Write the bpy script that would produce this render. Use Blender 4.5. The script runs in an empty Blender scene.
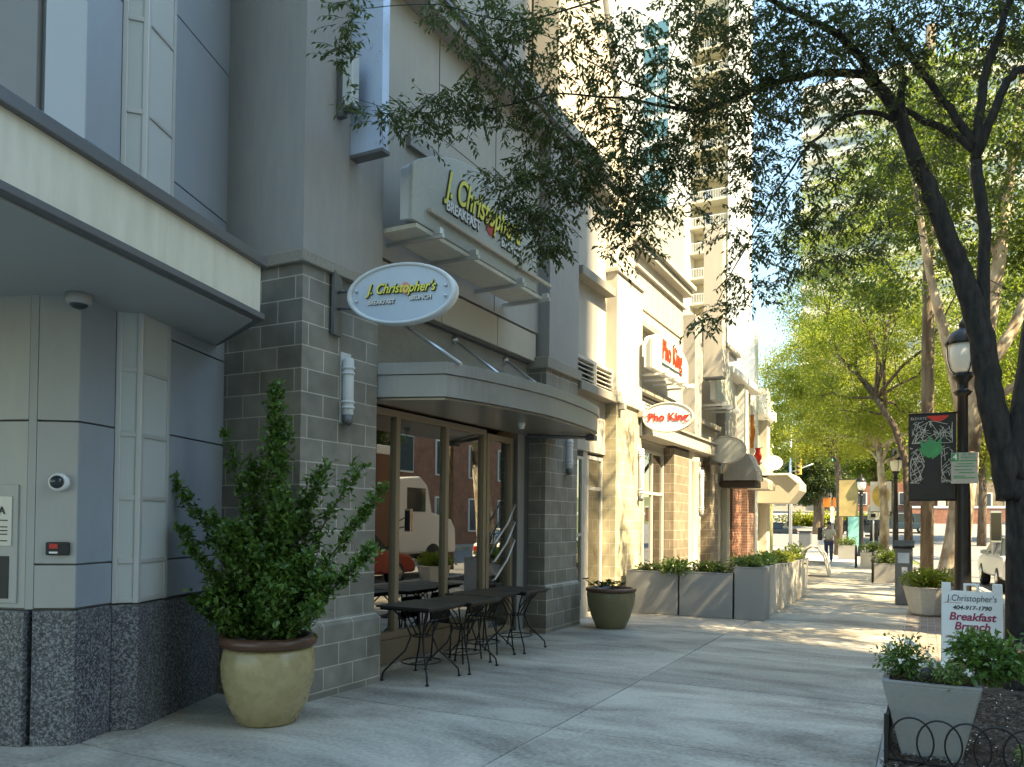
import bpy, math, random
import numpy as np
from mathutils import Vector, Matrix
R = math.radians
random.seed(7)
rng = np.random.default_rng(11)
scene = bpy.context.scene
COL = scene.collection

# ------------------------------------------------------------------ helpers
def link(o, parent=None):
    COL.objects.link(o)
    if parent is not None:
        o.parent = parent
    return o

def origin_of(p):
    v = Vector((0, 0, 0))
    while p is not None:
        v = v + p.location
        p = p.parent
    return v

def tag(o, label=None, cat=None, group=None, kind=None):
    if label: o['label'] = label
    if cat: o['category'] = cat
    if group: o['group'] = group
    if kind: o['kind'] = kind
    return o

def thing(name, label, cat, loc=(0, 0, 0), group=None):
    o = bpy.data.objects.new(name, None)
    o.empty_display_size = .2
    o.location = loc
    link(o)
    return tag(o, label, cat, group)

class MB:
    """collects shapes and links them as one mesh object"""
    def __init__(s): s.v = []; s.f = []; s.sm = []
    def add(s, vs, fs, smooth=False):
        b = len(s.v); s.v += [tuple(map(float, v)) for v in vs]
        for f in fs: s.f.append(tuple(b + i for i in f)); s.sm.append(smooth)
        return s
    def box(s, x0, x1, y0, y1, z0, z1):
        return s.add([(x0,y0,z0),(x1,y0,z0),(x1,y1,z0),(x0,y1,z0),(x0,y0,z1),(x1,y0,z1),(x1,y1,z1),(x0,y1,z1)],
                     [(0,3,2,1),(4,5,6,7),(0,1,5,4),(1,2,6,5),(2,3,7,6),(3,0,4,7)])
    def prism(s, pts, z0, z1):
        n = len(pts)
        a = sum(pts[i][0]*pts[(i+1)%n][1]-pts[(i+1)%n][0]*pts[i][1] for i in range(n))
        if a < 0: pts = pts[::-1]
        vs = [(p[0],p[1],z0) for p in pts]+[(p[0],p[1],z1) for p in pts]
        fs = [tuple(range(n-1,-1,-1)), tuple(range(n,2*n))]+[(i,(i+1)%n,n+(i+1)%n,n+i) for i in range(n)]
        return s.add(vs, fs)
    def extx(s, pts, x0, x1):      # outline in (y,z), thick along x
        n = len(pts)
        a = sum(pts[i][0]*pts[(i+1)%n][1]-pts[(i+1)%n][0]*pts[i][1] for i in range(n))
        if a < 0: pts = pts[::-1]
        vs = [(x0,p[0],p[1]) for p in pts]+[(x1,p[0],p[1]) for p in pts]
        return s.add(vs, [tuple(range(n-1,-1,-1)), tuple(range(n,2*n))]+[(i,(i+1)%n,n+(i+1)%n,n+i) for i in range(n)])
    def exty(s, pts, y0, y1):      # outline in (x,z), thick along y
        n = len(pts)
        a = sum(pts[i][0]*pts[(i+1)%n][1]-pts[(i+1)%n][0]*pts[i][1] for i in range(n))
        if a > 0: pts = pts[::-1]
        vs = [(p[0],y0,p[1]) for p in pts]+[(p[0],y1,p[1]) for p in pts]
        return s.add(vs, [tuple(range(n-1,-1,-1)), tuple(range(n,2*n))]+[(i,(i+1)%n,n+(i+1)%n,n+i) for i in range(n)])
    def wall(s, p, q, z0, z1, th=.1):   # vertical slab whose outer face runs p->q, thickness goes to the left-hand back
        d = Vector((q[0]-p[0], q[1]-p[1])).normalized(); nrm = Vector((-d.y, d.x))*th
        return s.prism([p, q, (q[0]+nrm.x, q[1]+nrm.y), (p[0]+nrm.x, p[1]+nrm.y)], z0, z1)
    def tube(s, path, rad, n=8, cap=True):
        path = [Vector(p) for p in path]
        if not hasattr(rad, '__len__'): rad = [rad]*len(path)
        vs = []; up = Vector((0,0,1)); prev = None
        for i, p in enumerate(path):
            t = (path[min(i+1,len(path)-1)]-path[max(i-1,0)])
            if t.length < 1e-9: t = Vector((0,0,1))
            t.normalize()
            if prev is None:
                a = t.cross(up)
                if a.length < .1: a = t.cross(Vector((1,0,0)))
            else:
                a = prev - t*prev.dot(t)
                if a.length < 1e-4: a = t.cross(up)
            a.normalize(); prev = a; b = t.cross(a)
            for k in range(n):
                an = 2*math.pi*k/n
                vs.append(p + (a*math.cos(an)+b*math.sin(an))*rad[i])
        fs = []
        for i in range(len(path)-1):
            for k in range(n):
                fs.append((i*n+k, i*n+(k+1)%n, (i+1)*n+(k+1)%n, (i+1)*n+k))
        s.add(vs, fs, True)
        if cap:
            m = len(path)-1
            b = len(s.v)-len(vs)
            s.f.append(tuple(b+k for k in range(n-1,-1,-1))); s.sm.append(False)
            s.f.append(tuple(b+m*n+k for k in range(n))); s.sm.append(False)
        return s
    def lathe(s, prof, c=(0,0,0), n=32, smooth=True, sq=False):
        vs = []
        for r, z in prof:
            for k in range(n):
                a = 2*math.pi*k/n
                vs.append((c[0]+r*math.cos(a), c[1]+r*math.sin(a), c[2]+z))
        fs = [(i*n+k, i*n+(k+1)%n, (i+1)*n+(k+1)%n, (i+1)*n+k) for i in range(len(prof)-1) for k in range(n)]
        fs.append(tuple(range(n-1,-1,-1))); fs.append(tuple((len(prof)-1)*n+k for k in range(n)))
        return s.add(vs, fs, smooth)
    def frustum(s, c, a0, b0, a1, b1, z0, z1):   # half sizes a (x), b (y) at bottom / top
        x, y = c
        return s.add([(x-a0,y-b0,z0),(x+a0,y-b0,z0),(x+a0,y+b0,z0),(x-a0,y+b0,z0),(x-a1,y-b1,z1),(x+a1,y-b1,z1),(x+a1,y+b1,z1),(x-a1,y+b1,z1)],
                     [(0,3,2,1),(4,5,6,7),(0,1,5,4),(1,2,6,5),(2,3,7,6),(3,0,4,7)])
    def build(s, name, mat, parent=None, bevel=0, local=False, sub=0):
        me = bpy.data.meshes.new(name)
        off = Vector((0,0,0)) if (local or parent is None) else origin_of(parent)
        me.from_pydata([(v[0]-off.x, v[1]-off.y, v[2]-off.z) for v in s.v], [], s.f)
        me.polygons.foreach_set('use_smooth', s.sm)
        me.materials.append(mat)
        me.update()
        o = link(bpy.data.objects.new(name, me), parent)
        if bevel:
            m = o.modifiers.new('bevel', 'BEVEL'); m.width = bevel; m.segments = 2; m.limit_method = 'ANGLE'; m.angle_limit = R(40)
        if sub:
            m = o.modifiers.new('sub', 'SUBSURF'); m.levels = sub; m.render_levels = sub
        return o

def copy_tree(o, parent=None):
    c = o.copy(); COL.objects.link(c); c.parent = parent
    for ch in [x for x in bpy.data.objects if x.parent is o]: copy_tree(ch, c)
    return c

def text(body, size, loc, rot, mat, parent, name='lettering', shear=0, ext=.004, off=0, align='CENTER', sx=1.0, sp=1.0):
    cu = bpy.data.curves.new(name, 'FONT'); cu.body = body; cu.size = size; cu.align_x = align; cu.align_y = 'CENTER'
    cu.extrude = ext; cu.shear = shear; cu.offset = off; cu.space_character = sp
    cu.materials.append(mat)
    o = link(bpy.data.objects.new(name, cu), parent)
    o.location = Vector(loc) - origin_of(parent); o.rotation_euler = rot; o.scale = (sx, 1, 1)
    return o
FACE_X = (R(90), 0, R(90))     # readable from +X
FACE_S = (R(90), 0, 0)         # readable from the south (-Y)

# ------------------------------------------------------------------ materials
def newmat(name):
    m = bpy.data.materials.new(name); m.use_nodes = True
    nt = m.node_tree; b = nt.nodes['Principled BSDF']
    return m, nt, b
def N(nt, t, **kw):
    n = nt.nodes.new(t)
    for k, v in kw.items(): setattr(n, k, v)
    return n
def L(nt, a, b): nt.links.new(a, b)
def mat(name, col, rough=.6, metal=0, var=.0, scale=4, bump=0, bscale=60, spec=None, streak=0):
    m, nt, b = newmat(name)
    b.inputs['Roughness'].default_value = rough; b.inputs['Metallic'].default_value = metal
    b.inputs['Base Color'].default_value = (*col, 1)
    if spec is not None: b.inputs['Specular IOR Level'].default_value = spec
    if var or streak:
        geo = N(nt, 'ShaderNodeNewGeometry')
        mp = N(nt, 'ShaderNodeMapping'); mp.inputs['Scale'].default_value = (scale, scale, scale*(.18 if streak else 1))
        L(nt, geo.outputs['Position'], mp.inputs['Vector'])
        no = N(nt, 'ShaderNodeTexNoise'); no.inputs['Detail'].default_value = 8; no.inputs['Roughness'].default_value = .62
        L(nt, mp.outputs[0], no.inputs['Vector'])
        no2 = N(nt, 'ShaderNodeTexNoise'); no2.inputs['Scale'].default_value = scale*.22; no2.inputs['Detail'].default_value = 4
        L(nt, geo.outputs['Position'], no2.inputs['Vector'])
        ad = N(nt, 'ShaderNodeMath', operation='ADD'); L(nt, no.outputs[0], ad.inputs[0]); L(nt, no2.outputs[0], ad.inputs[1])
        mr = N(nt, 'ShaderNodeMapRange'); mr.inputs['From Min'].default_value = .6; mr.inputs['From Max'].default_value = 1.4
        v = max(var, streak)
        mr.inputs['To Min'].default_value = 1-v; mr.inputs['To Max'].default_value = 1+v
        L(nt, ad.outputs[0], mr.inputs['Value'])
        hs = N(nt, 'ShaderNodeHueSaturation'); hs.inputs['Color'].default_value = (*col, 1)
        L(nt, mr.outputs[0], hs.inputs['Value']); L(nt, hs.outputs[0], b.inputs['Base Color'])
        rr = N(nt, 'ShaderNodeMapRange'); rr.inputs['From Min'].default_value=.3; rr.inputs['From Max'].default_value=.7
        rr.inputs['To Min'].default_value = max(.05, rough-.1); rr.inputs['To Max'].default_value = min(1, rough+.1)
        L(nt, no.outputs[0], rr.inputs['Value']); L(nt, rr.outputs[0], b.inputs['Roughness'])
    if bump:
        geo = N(nt, 'ShaderNodeNewGeometry')
        nb = N(nt, 'ShaderNodeTexNoise'); nb.inputs['Scale'].default_value = bscale; nb.inputs['Detail'].default_value = 5
        L(nt, geo.outputs['Position'], nb.inputs['Vector'])
        bp = N(nt, 'ShaderNodeBump'); bp.inputs['Strength'].default_value = bump; bp.inputs['Distance'].default_value = .01
        L(nt, nb.outputs[0], bp.inputs['Height']); L(nt, bp.outputs[0], b.inputs['Normal'])
    return m

def mat_block(name, c1, c2, mortar, bw=.4, bh=.2, ms=.006, zoff=0.0, yoff=0.0, rough=.75, bias=0.):
    """masonry: brick texture laid on whichever vertical face is seen"""
    m, nt, b = newmat(name)
    geo = N(nt, 'ShaderNodeNewGeometry')
    sp = N(nt, 'ShaderNodeSeparateXYZ'); L(nt, geo.outputs['Position'], sp.inputs[0])
    sn = N(nt, 'ShaderNodeSeparateXYZ'); L(nt, geo.outputs['True Normal'], sn.inputs[0])
    ab = N(nt, 'ShaderNodeMath', operation='ABSOLUTE'); L(nt, sn.outputs[0], ab.inputs[0])
    gt = N(nt, 'ShaderNodeMath', operation='GREATER_THAN'); L(nt, ab.outputs[0], gt.inputs[0]); gt.inputs[1].default_value = .6
    mx = N(nt, 'ShaderNodeMix', data_type='FLOAT'); L(nt, gt.outputs[0], mx.inputs['Factor']); L(nt, sp.outputs[0], mx.inputs[2]); L(nt, sp.outputs[1], mx.inputs[3])
    ay = N(nt, 'ShaderNodeMath', operation='ADD'); L(nt, mx.outputs[0], ay.inputs[0]); ay.inputs[1].default_value = yoff + 40
    az = N(nt, 'ShaderNodeMath', operation='ADD'); L(nt, sp.outputs[2], az.inputs[0]); az.inputs[1].default_value = zoff + 20
    cb = N(nt, 'ShaderNodeCombineXYZ'); L(nt, ay.outputs[0], cb.inputs[0]); L(nt, az.outputs[0], cb.inputs[1])
    br = N(nt, 'ShaderNodeTexBrick'); L(nt, cb.outputs[0], br.inputs['Vector'])
    br.inputs['Scale'].default_value = 1; br.inputs['Brick Width'].default_value = bw; br.inputs['Row Height'].default_value = bh
    br.inputs['Mortar Size'].default_value = ms; br.inputs['Mortar Smooth'].default_value = .2; br.inputs['Bias'].default_value = bias
    br.inputs['Color1'].default_value = (*c1, 1); br.inputs['Color2'].default_value = (*c2, 1); br.inputs['Mortar'].default_value = (*mortar, 1)
    no = N(nt, 'ShaderNodeTexNoise'); no.inputs['Scale'].default_value = 5; no.inputs['Detail'].default_value = 8
    L(nt, geo.outputs['Position'], no.inputs['Vector'])
    mr = N(nt, 'ShaderNodeMapRange'); mr.inputs['From Min'].default_value = .3; mr.inputs['From Max'].default_value = .7
    mr.inputs['To Min'].default_value = .8; mr.inputs['To Max'].default_value = 1.15; L(nt, no.outputs[0], mr.inputs['Value'])
    hs = N(nt, 'ShaderNodeHueSaturation'); L(nt, br.outputs['Color'], hs.inputs['Color']); L(nt, mr.outputs[0], hs.inputs['Value'])
    L(nt, hs.outputs[0], b.inputs['Base Color'])
    dr1 = N(nt, 'ShaderNodeTexNoise'); dr1.inputs['Scale'].default_value = 1.7; dr1.inputs['Detail'].default_value = 6; L(nt, geo.outputs['Position'], dr1.inputs[0])
    dr2 = N(nt, 'ShaderNodeMapRange'); dr2.inputs['From Min'].default_value = .35; dr2.inputs['From Max'].default_value = .65; dr2.inputs['To Min'].default_value = .82; dr2.inputs['To Max'].default_value = 1.1; L(nt, dr1.outputs[0], dr2.inputs['Value'])
    mm = N(nt, 'ShaderNodeMath', operation='MULTIPLY'); L(nt, mr.outputs[0], mm.inputs[0]); L(nt, dr2.outputs[0], mm.inputs[1]); L(nt, mm.outputs[0], hs.inputs['Value'])
    iv = N(nt, 'ShaderNodeMath', operation='SUBTRACT'); iv.inputs[0].default_value = 1; L(nt, br.outputs['Fac'], iv.inputs[1])
    n2 = N(nt, 'ShaderNodeTexNoise'); n2.inputs['Scale'].default_value = 90; L(nt, geo.outputs['Position'], n2.inputs['Vector'])
    ma = N(nt, 'ShaderNodeMath', operation='MULTIPLY_ADD'); L(nt, n2.outputs[0], ma.inputs[0]); ma.inputs[1].default_value = .25; L(nt, iv.outputs[0], ma.inputs[2])
    bp = N(nt, 'ShaderNodeBump'); bp.inputs['Strength'].default_value = .5; bp.inputs['Distance'].default_value = .006
    L(nt, ma.outputs[0], bp.inputs['Height']); L(nt, bp.outputs[0], b.inputs['Normal'])
    b.inputs['Roughness'].default_value = rough
    return m

def mat_leaf(name, c1, c2, trans, rough=.45, tfac=.4):
    m, nt, b = newmat(name)
    geo = N(nt, 'ShaderNodeNewGeometry')
    ramp = N(nt, 'ShaderNodeMix', data_type='RGBA')
    L(nt, geo.outputs['Random Per Island'], ramp.inputs['Factor'])
    ramp.inputs[6].default_value = (*c1, 1); ramp.inputs[7].default_value = (*c2, 1)
    L(nt, ramp.outputs[2], b.inputs['Base Color']); b.inputs['Roughness'].default_value = rough
    b.inputs['Specular IOR Level'].default_value = .35
    tr = N(nt, 'ShaderNodeBsdfTranslucent'); tr.inputs[0].default_value = (*trans, 1)
    mx = N(nt, 'ShaderNodeMixShader'); mx.inputs[0].default_value = tfac
    L(nt, b.outputs[0], mx.inputs[1]); L(nt, tr.outputs[0], mx.inputs[2])
    L(nt, mx.outputs[0], nt.nodes['Material Output'].inputs['Surface'])
    return m

def mat_glass(name, tint=(.8,.85,.83), refl=.3, rough=.0):
    m, nt, b = newmat(name)
    nt.nodes.remove(b)
    gl = N(nt, 'ShaderNodeBsdfGlossy'); gl.inputs['Roughness'].default_value = rough; gl.inputs[0].default_value = (1,1,1,1)
    tr = N(nt, 'ShaderNodeBsdfTransparent'); tr.inputs[0].default_value = (*tint, 1)
    fr = N(nt, 'ShaderNodeFresnel'); fr.inputs['IOR'].default_value = 1.5
    ad = N(nt, 'ShaderNodeMath', operation='ADD'); L(nt, fr.outputs[0], ad.inputs[0]); ad.inputs[1].default_value = refl; ad.use_clamp = True
    mx = N(nt, 'ShaderNodeMixShader'); L(nt, ad.outputs[0], mx.inputs[0]); L(nt, tr.outputs[0], mx.inputs[1]); L(nt, gl.outputs[0], mx.inputs[2])
    L(nt, mx.outputs[0], nt.nodes['Material Output'].inputs['Surface'])
    return m

def mat_emit(name, col, s):
    m, nt, b = newmat(name)
    b.inputs['Base Color'].default_value = (*col, 1)
    b.inputs['Emission Color'].default_value = (*col, 1); b.inputs['Emission Strength'].default_value = s
    return m

def mat_bark(name, c1, c2, scale=9, stretch=.3):
    m, nt, b = newmat(name)
    geo = N(nt, 'ShaderNodeNewGeometry'); mp = N(nt, 'ShaderNodeMapping'); mp.inputs['Scale'].default_value = (scale, scale, scale*stretch)
    L(nt, geo.outputs['Position'], mp.inputs[0])
    no = N(nt, 'ShaderNodeTexNoise'); no.inputs['Scale'].default_value = 1; no.inputs['Detail'].default_value = 7; L(nt, mp.outputs[0], no.inputs[0])
    cr = N(nt, 'ShaderNodeValToRGB'); cr.color_ramp.elements[0].position = .38; cr.color_ramp.elements[1].position = .62
    cr.color_ramp.elements[0].color = (*c1, 1); cr.color_ramp.elements[1].color = (*c2, 1)
    L(nt, no.outputs[0], cr.inputs[0]); L(nt, cr.outputs[0], b.inputs['Base Color']); b.inputs['Roughness'].default_value = .85
    bp = N(nt, 'ShaderNodeBump'); bp.inputs['Strength'].default_value = 1; bp.inputs['Distance'].default_value = .035
    L(nt, no.outputs[0], bp.inputs['Height']); L(nt, bp.outputs[0], b.inputs['Normal'])
    return m

def mat_concrete(name, base, dark, rough=.8, island=0):
    m, nt, b = newmat(name)
    geo = N(nt, 'ShaderNodeNewGeometry')
    mp = N(nt, 'ShaderNodeMapping'); mp.inputs['Scale'].default_value = (.55, 1.3, 1); L(nt, geo.outputs['Position'], mp.inputs[0])
    n1 = N(nt, 'ShaderNodeTexNoise'); n1.inputs['Scale'].default_value = 1.1; n1.inputs['Detail'].default_value = 10; n1.inputs['Roughness'].default_value = .65; n1.inputs['Distortion'].default_value = .6
    L(nt, mp.outputs[0], n1.inputs[0])
    n2 = N(nt, 'ShaderNodeTexNoise'); n2.inputs['Scale'].default_value = 30; n2.inputs['Detail'].default_value = 8; L(nt, geo.outputs['Position'], n2.inputs[0])
    n3 = N(nt, 'ShaderNodeTexVoronoi'); n3.inputs['Scale'].default_value = 2.3; L(nt, geo.outputs['Position'], n3.inputs[0])
    sp = N(nt, 'ShaderNodeMapRange'); L(nt, n3.outputs['Distance'], sp.inputs['Value']); sp.inputs['From Min'].default_value = .02; sp.inputs['From Max'].default_value = .045; sp.inputs['To Min'].default_value = .5; sp.inputs['To Max'].default_value = 1
    ad = N(nt, 'ShaderNodeMath', operation='MULTIPLY_ADD'); L(nt, n2.outputs[0], ad.inputs[0]); ad.inputs[1].default_value = .35; L(nt, n1.outputs[0], ad.inputs[2])
    cr = N(nt, 'ShaderNodeValToRGB'); cr.color_ramp.elements[0].position = .50; cr.color_ramp.elements[1].position = .80
    cr.color_ramp.elements[0].color = (*dark, 1); cr.color_ramp.elements[1].color = (*base, 1); L(nt, ad.outputs[0], cr.inputs[0])
    hs = N(nt, 'ShaderNodeHueSaturation'); L(nt, cr.outputs[0], hs.inputs['Color']); L(nt, sp.outputs[0], hs.inputs['Value'])
    L(nt, hs.outputs[0], b.inputs['Base Color']); b.inputs['Roughness'].default_value = rough
    # wandering hairline cracks and slab to slab tone
    vc = N(nt, 'ShaderNodeTexVoronoi', feature='DISTANCE_TO_EDGE'); vc.inputs['Scale'].default_value = .33
    nd = N(nt, 'ShaderNodeTexNoise'); nd.inputs['Scale'].default_value = 2.2; nd.inputs['Detail'].default_value = 6; L(nt, geo.outputs['Position'], nd.inputs[0])
    va = N(nt, 'ShaderNodeVectorMath', operation='MULTIPLY_ADD'); L(nt, nd.outputs['Color'], va.inputs[0]); va.inputs[1].default_value = (.6,.6,.6); L(nt, geo.outputs['Position'], va.inputs[2]); L(nt, va.outputs[0], vc.inputs['Vector'])
    ck = N(nt, 'ShaderNodeMapRange'); L(nt, vc.outputs['Distance'], ck.inputs['Value']); ck.inputs['From Min'].default_value = .0; ck.inputs['From Max'].default_value = .004; ck.inputs['To Min'].default_value = .8; ck.inputs['To Max'].default_value = 1
    ir = N(nt, 'ShaderNodeMapRange'); L(nt, geo.outputs['Random Per Island'], ir.inputs['Value']); ir.inputs['To Min'].default_value = 1-island; ir.inputs['To Max'].default_value = 1+island*.6
    m1 = N(nt, 'ShaderNodeMath', operation='MULTIPLY'); L(nt, sp.outputs[0], m1.inputs[0]); L(nt, ck.outputs[0], m1.inputs[1])
    m2 = N(nt, 'ShaderNodeMath', operation='MULTIPLY'); L(nt, m1.outputs[0], m2.inputs[0]); L(nt, ir.outputs[0], m2.inputs[1]); L(nt, m2.outputs[0], hs.inputs['Value'])
    bp = N(nt, 'ShaderNodeBump'); bp.inputs['Strength'].default_value = .25; bp.inputs['Distance'].default_value = .004
    L(nt, n2.outputs[0], bp.inputs['Height']); L(nt, bp.outputs[0], b.inputs['Normal'])
    return m

M = {}
M['concrete'] = mat_concrete('concrete', (.47,.43,.365), (.18,.165,.14), island=.16)
M['pave_brick'] = mat_concrete('pave_brick', (.30,.25,.21), (.17,.14,.12))
M['kerb'] = mat('kerb', (.42,.41,.38), .8, var=.2, bump=.3)
M['asphalt'] = mat('asphalt', (.17,.17,.17), .85, var=.2, scale=2, bump=.4)
M['soil'] = mat('soil', (.045,.03,.02), .95, var=.6, scale=25, bump=1, bscale=60)
M['grass'] = mat('grass', (.10,.13,.04), .9, var=.4, scale=3, bump=.5)
M['stucco'] = mat('stucco', (.30,.29,.275), .85, streak=.16, scale=2.5, bump=.25, bscale=150)
M['stucco_lt'] = mat('stucco_light', (.40,.375,.33), .85, streak=.13, scale=2.2, bump=.2, bscale=150)
M['stucco_warm'] = mat('stucco_warm', (.42,.39,.33), .85, streak=.14, scale=2.2, bump=.2, bscale=150)
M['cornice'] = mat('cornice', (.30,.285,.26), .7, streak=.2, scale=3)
M['block'] = mat_block('grey_block', (.185,.172,.145), (.25,.235,.20), (.48,.45,.385), .4, .2, .0055, zoff=-.06)
M['block_sunlit'] = mat_block('sunlit_block', (.42,.36,.24), (.50,.43,.29), (.62,.56,.44), .4, .2, .0055)  # third pier's block, with the sun's yellow cast put into its colour
M['block_brown'] = mat_block('brown_block', (.19,.15,.11), (.24,.19,.14), (.42,.36,.29), .4, .2, .0055)
M['redbrick'] = mat_block('red_brick', (.24,.085,.05), (.30,.11,.065), (.35,.28,.22), .22, .075, .006)
M['redbrick2'] = mat_block('old_red_brick', (.22,.10,.07), (.28,.13,.09), (.30,.26,.22), .25, .08, .008)
M['ledge'] = mat('stone_ledge', (.27,.25,.21), .85, var=.25, scale=6, bump=.5, bscale=40)
M['panel_tan'] = mat('tan_panel', (.47,.41,.32), .6, streak=.1, scale=3)
M['panel_blue'] = mat('blue_grey_panel', (.28,.32,.36), .40, metal=.12, streak=.10, scale=2.5)
M['panel_pale'] = mat('pale_panel', (.40,.43,.46), .5, metal=.1, var=.05, scale=1.5)
M['panel_taupe'] = mat('taupe_panel', (.20,.195,.19), .55, var=.06, scale=1.5)
M['panel_grey'] = mat('grey_panel', (.37,.37,.36), .45, metal=.1, streak=.10, scale=2.5)
M['panel_dark'] = mat('dark_grey_panel', (.20,.205,.21), .5, var=.1)
def mat_granite(name):
    m, nt, b = newmat(name); geo = N(nt, 'ShaderNodeNewGeometry')
    v = N(nt, 'ShaderNodeTexVoronoi'); v.inputs['Scale'].default_value = 95; L(nt, geo.outputs['Position'], v.inputs['Vector'])
    n = N(nt, 'ShaderNodeTexNoise'); n.inputs['Scale'].default_value = 45; n.inputs['Detail'].default_value = 8; L(nt, geo.outputs['Position'], n.inputs[0])
    s = N(nt, 'ShaderNodeSeparateColor'); L(nt, v.outputs['Color'], s.inputs[0])
    a_ = N(nt, 'ShaderNodeMath', operation='MULTIPLY_ADD'); L(nt, s.outputs[0], a_.inputs[0]); a_.inputs[1].default_value = .5; L(nt, n.outputs[0], a_.inputs[2])
    cr = N(nt, 'ShaderNodeValToRGB'); e = cr.color_ramp.elements; e[0].position = .45; e[1].position = 1.0; e[0].color = (.03,.032,.036,1); e[1].color = (.24,.25,.26,1); e2 = e.new(.75); e2.color = (.085,.09,.10,1)
    L(nt, a_.outputs[0], cr.inputs[0]); L(nt, cr.outputs[0], b.inputs['Base Color']); b.inputs['Roughness'].default_value = .42
    return m
M['granite'] = mat_granite('granite')
M['seam'] = mat('seam', (.02,.02,.02), .7)
M['cream'] = mat('cream_fascia', (.62,.58,.47), .5, streak=.2, scale=2)
M['capmetal'] = mat('cap_metal', (.14,.145,.15), .45, metal=.4, var=.1)
M['fixture'] = mat('fixture_frame', (.50,.50,.49), .4, metal=.3)
M['frosted'] = mat('frosted_glass', (.46,.49,.48), .3)
M['canopy_metal'] = mat('canopy_metal', (.33,.335,.33), .42, metal=.35, streak=.18, scale=5)
M['soffit_metal'] = mat('soffit_metal', (.30,.285,.25), .32, metal=.5)
M['bluemetal'] = mat('blue_metal', (.45,.56,.72), .35, metal=.2, var=.05)
M['steel'] = mat('steel', (.62,.63,.64), .3, metal=.8)
M['frame'] = mat('bronze_frame', (.30,.235,.165), .45, metal=.35)
M['frame_lt'] = mat('light_frame', (.50,.48,.44), .5, metal=.2)
M['glass'] = mat_glass('glass', refl=.26)
M['glass_far'] = mat_glass('glass_dark', tint=(.4,.5,.5), refl=.25)
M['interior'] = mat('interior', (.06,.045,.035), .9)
M['red_in'] = mat('red_wall', (.20,.035,.02), .7)
M['louvre'] = mat('louvre', (.50,.48,.43), .6)
M['dark'] = mat('dark', (.02,.02,.02), .6)
M['black'] = mat('black_metal', (.014,.014,.015), .42, metal=.3)
M['tabletop'] = mat('table_top', (.035,.033,.032), .45, metal=.3, bump=.1)
M['white'] = mat('white_paint', (.75,.75,.73), .45, var=.04)
M['offwhite'] = mat('sign_face', (.40,.41,.37), .5, var=.2, scale=7)
M['signblue'] = mat('sign_blue', (.44,.53,.62), .4, var=.06)
M['signrim'] = mat('sign_rim', (.60,.64,.66), .4)
M['yellow'] = mat('yellow_letters', (.80,.72,.10), .5)
M['red'] = mat('red_letters', (.70,.035,.02), .5)
M['maroon'] = mat('maroon', (.33,.012,.06), .5)
M['green'] = mat('green_paint', (.02,.28,.10), .5)
M['glaze'] = mat('pot_glaze', (.36,.29,.155), .28, var=.26, scale=2.4)
M['glaze_dk'] = mat('dark_pot_glaze', (.17,.155,.085), .35, var=.2, scale=7)
M['rim'] = mat('pot_rim', (.10,.045,.028), .35, var=.2)
M['planter'] = mat('planter_grey', (.26,.27,.275), .7, var=.1, scale=5, bump=.1)
M['planter_lt'] = mat('planter_light', (.55,.52,.46), .75, var=.18, scale=4, bump=.2)
M['planter_st'] = mat('planter_stone', (.27,.265,.25), .8, var=.15, scale=6, bump=.3)
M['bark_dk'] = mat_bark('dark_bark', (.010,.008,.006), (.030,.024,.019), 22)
M['bark_sy'] = mat_bark('pale_bark', (.20,.15,.10), (.48,.41,.31), 5, .5)
M['bark'] = mat_bark('bark', (.07,.05,.035), (.15,.11,.08), 12)
M['stem'] = mat('shrub_stem', (.09,.07,.04), .8)
M['leaf_near'] = mat_leaf('near_leaf', (.038,.052,.026), (.095,.115,.05), (.13,.19,.05), .42, .34)
M['leaf_shrub'] = mat_leaf('shrub_leaf', (.022,.065,.016), (.12,.23,.05), (.14,.28,.04), .28, .25)
M['leaf_gold'] = mat_leaf('golden_leaf', (.12,.15,.025), (.24,.25,.05), (.42,.46,.06), .5, .5)
M['leaf_lime'] = mat_leaf('lime_leaf', (.08,.12,.02), (.17,.21,.04), (.30,.38,.05), .5, .5)
M['leaf_green'] = mat_leaf('green_leaf', (.045,.08,.02), (.10,.14,.03), (.18,.26,.04), .5, .4)
M['leaf_dark'] = mat_leaf('dark_leaf', (.03,.055,.02), (.06,.09,.03), (.10,.15,.03), .5, .35)
M['leaf_ivy'] = mat_leaf('ivy_leaf', (.06,.12,.03), (.20,.28,.10), (.2,.35,.06), .4, .3)
M['petal'] = mat('petal', (.80,.78,.72), .6)
M['petal_pink'] = mat('pink_petal', (.70,.28,.22), .6)
M['litter'] = mat('litter', (.45,.40,.30), .8)
M['wood'] = mat_bark('pole_wood', (.10,.075,.055), (.20,.16,.12), 10, .15)
M['yellowpole'] = mat('yellow_pole', (.55,.50,.22), .6)
M['lampglobe'] = mat('lamp_globe', (.80,.79,.72), .4)
M['winband'] = mat('window_band', (.30,.34,.36), .3)
M['tower'] = mat('tower_white', (.72,.71,.68), .7, var=.05)
M['tower_lo'] = mat('tower_beige', (.56,.51,.40), .7, var=.05)
M['tower_in'] = mat('tower_recess', (.45,.40,.31), .8)
M['teal'] = mat('teal_glass', (.10,.22,.25), .15, metal=.3)
M['blueglass'] = mat('blue_glass', (.06,.09,.12), .15, metal=.3)
M['orange'] = mat('orange', (.75,.22,.04), .5)
M['aqua'] = mat('aqua', (.20,.55,.55), .5)
M['goldart'] = mat('gold_art', (.60,.42,.10), .6, var=.5, scale=14)
M['tanart'] = mat('tan_art', (.35,.27,.12), .6, var=.4, scale=10)
M['carwhite'] = mat('car_white', (.70,.70,.70), .25)
M['cardark'] = mat('car_dark', (.04,.05,.06), .25, metal=.3)
M['carglass'] = mat('car_glass', (.03,.04,.045), .08)
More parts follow.
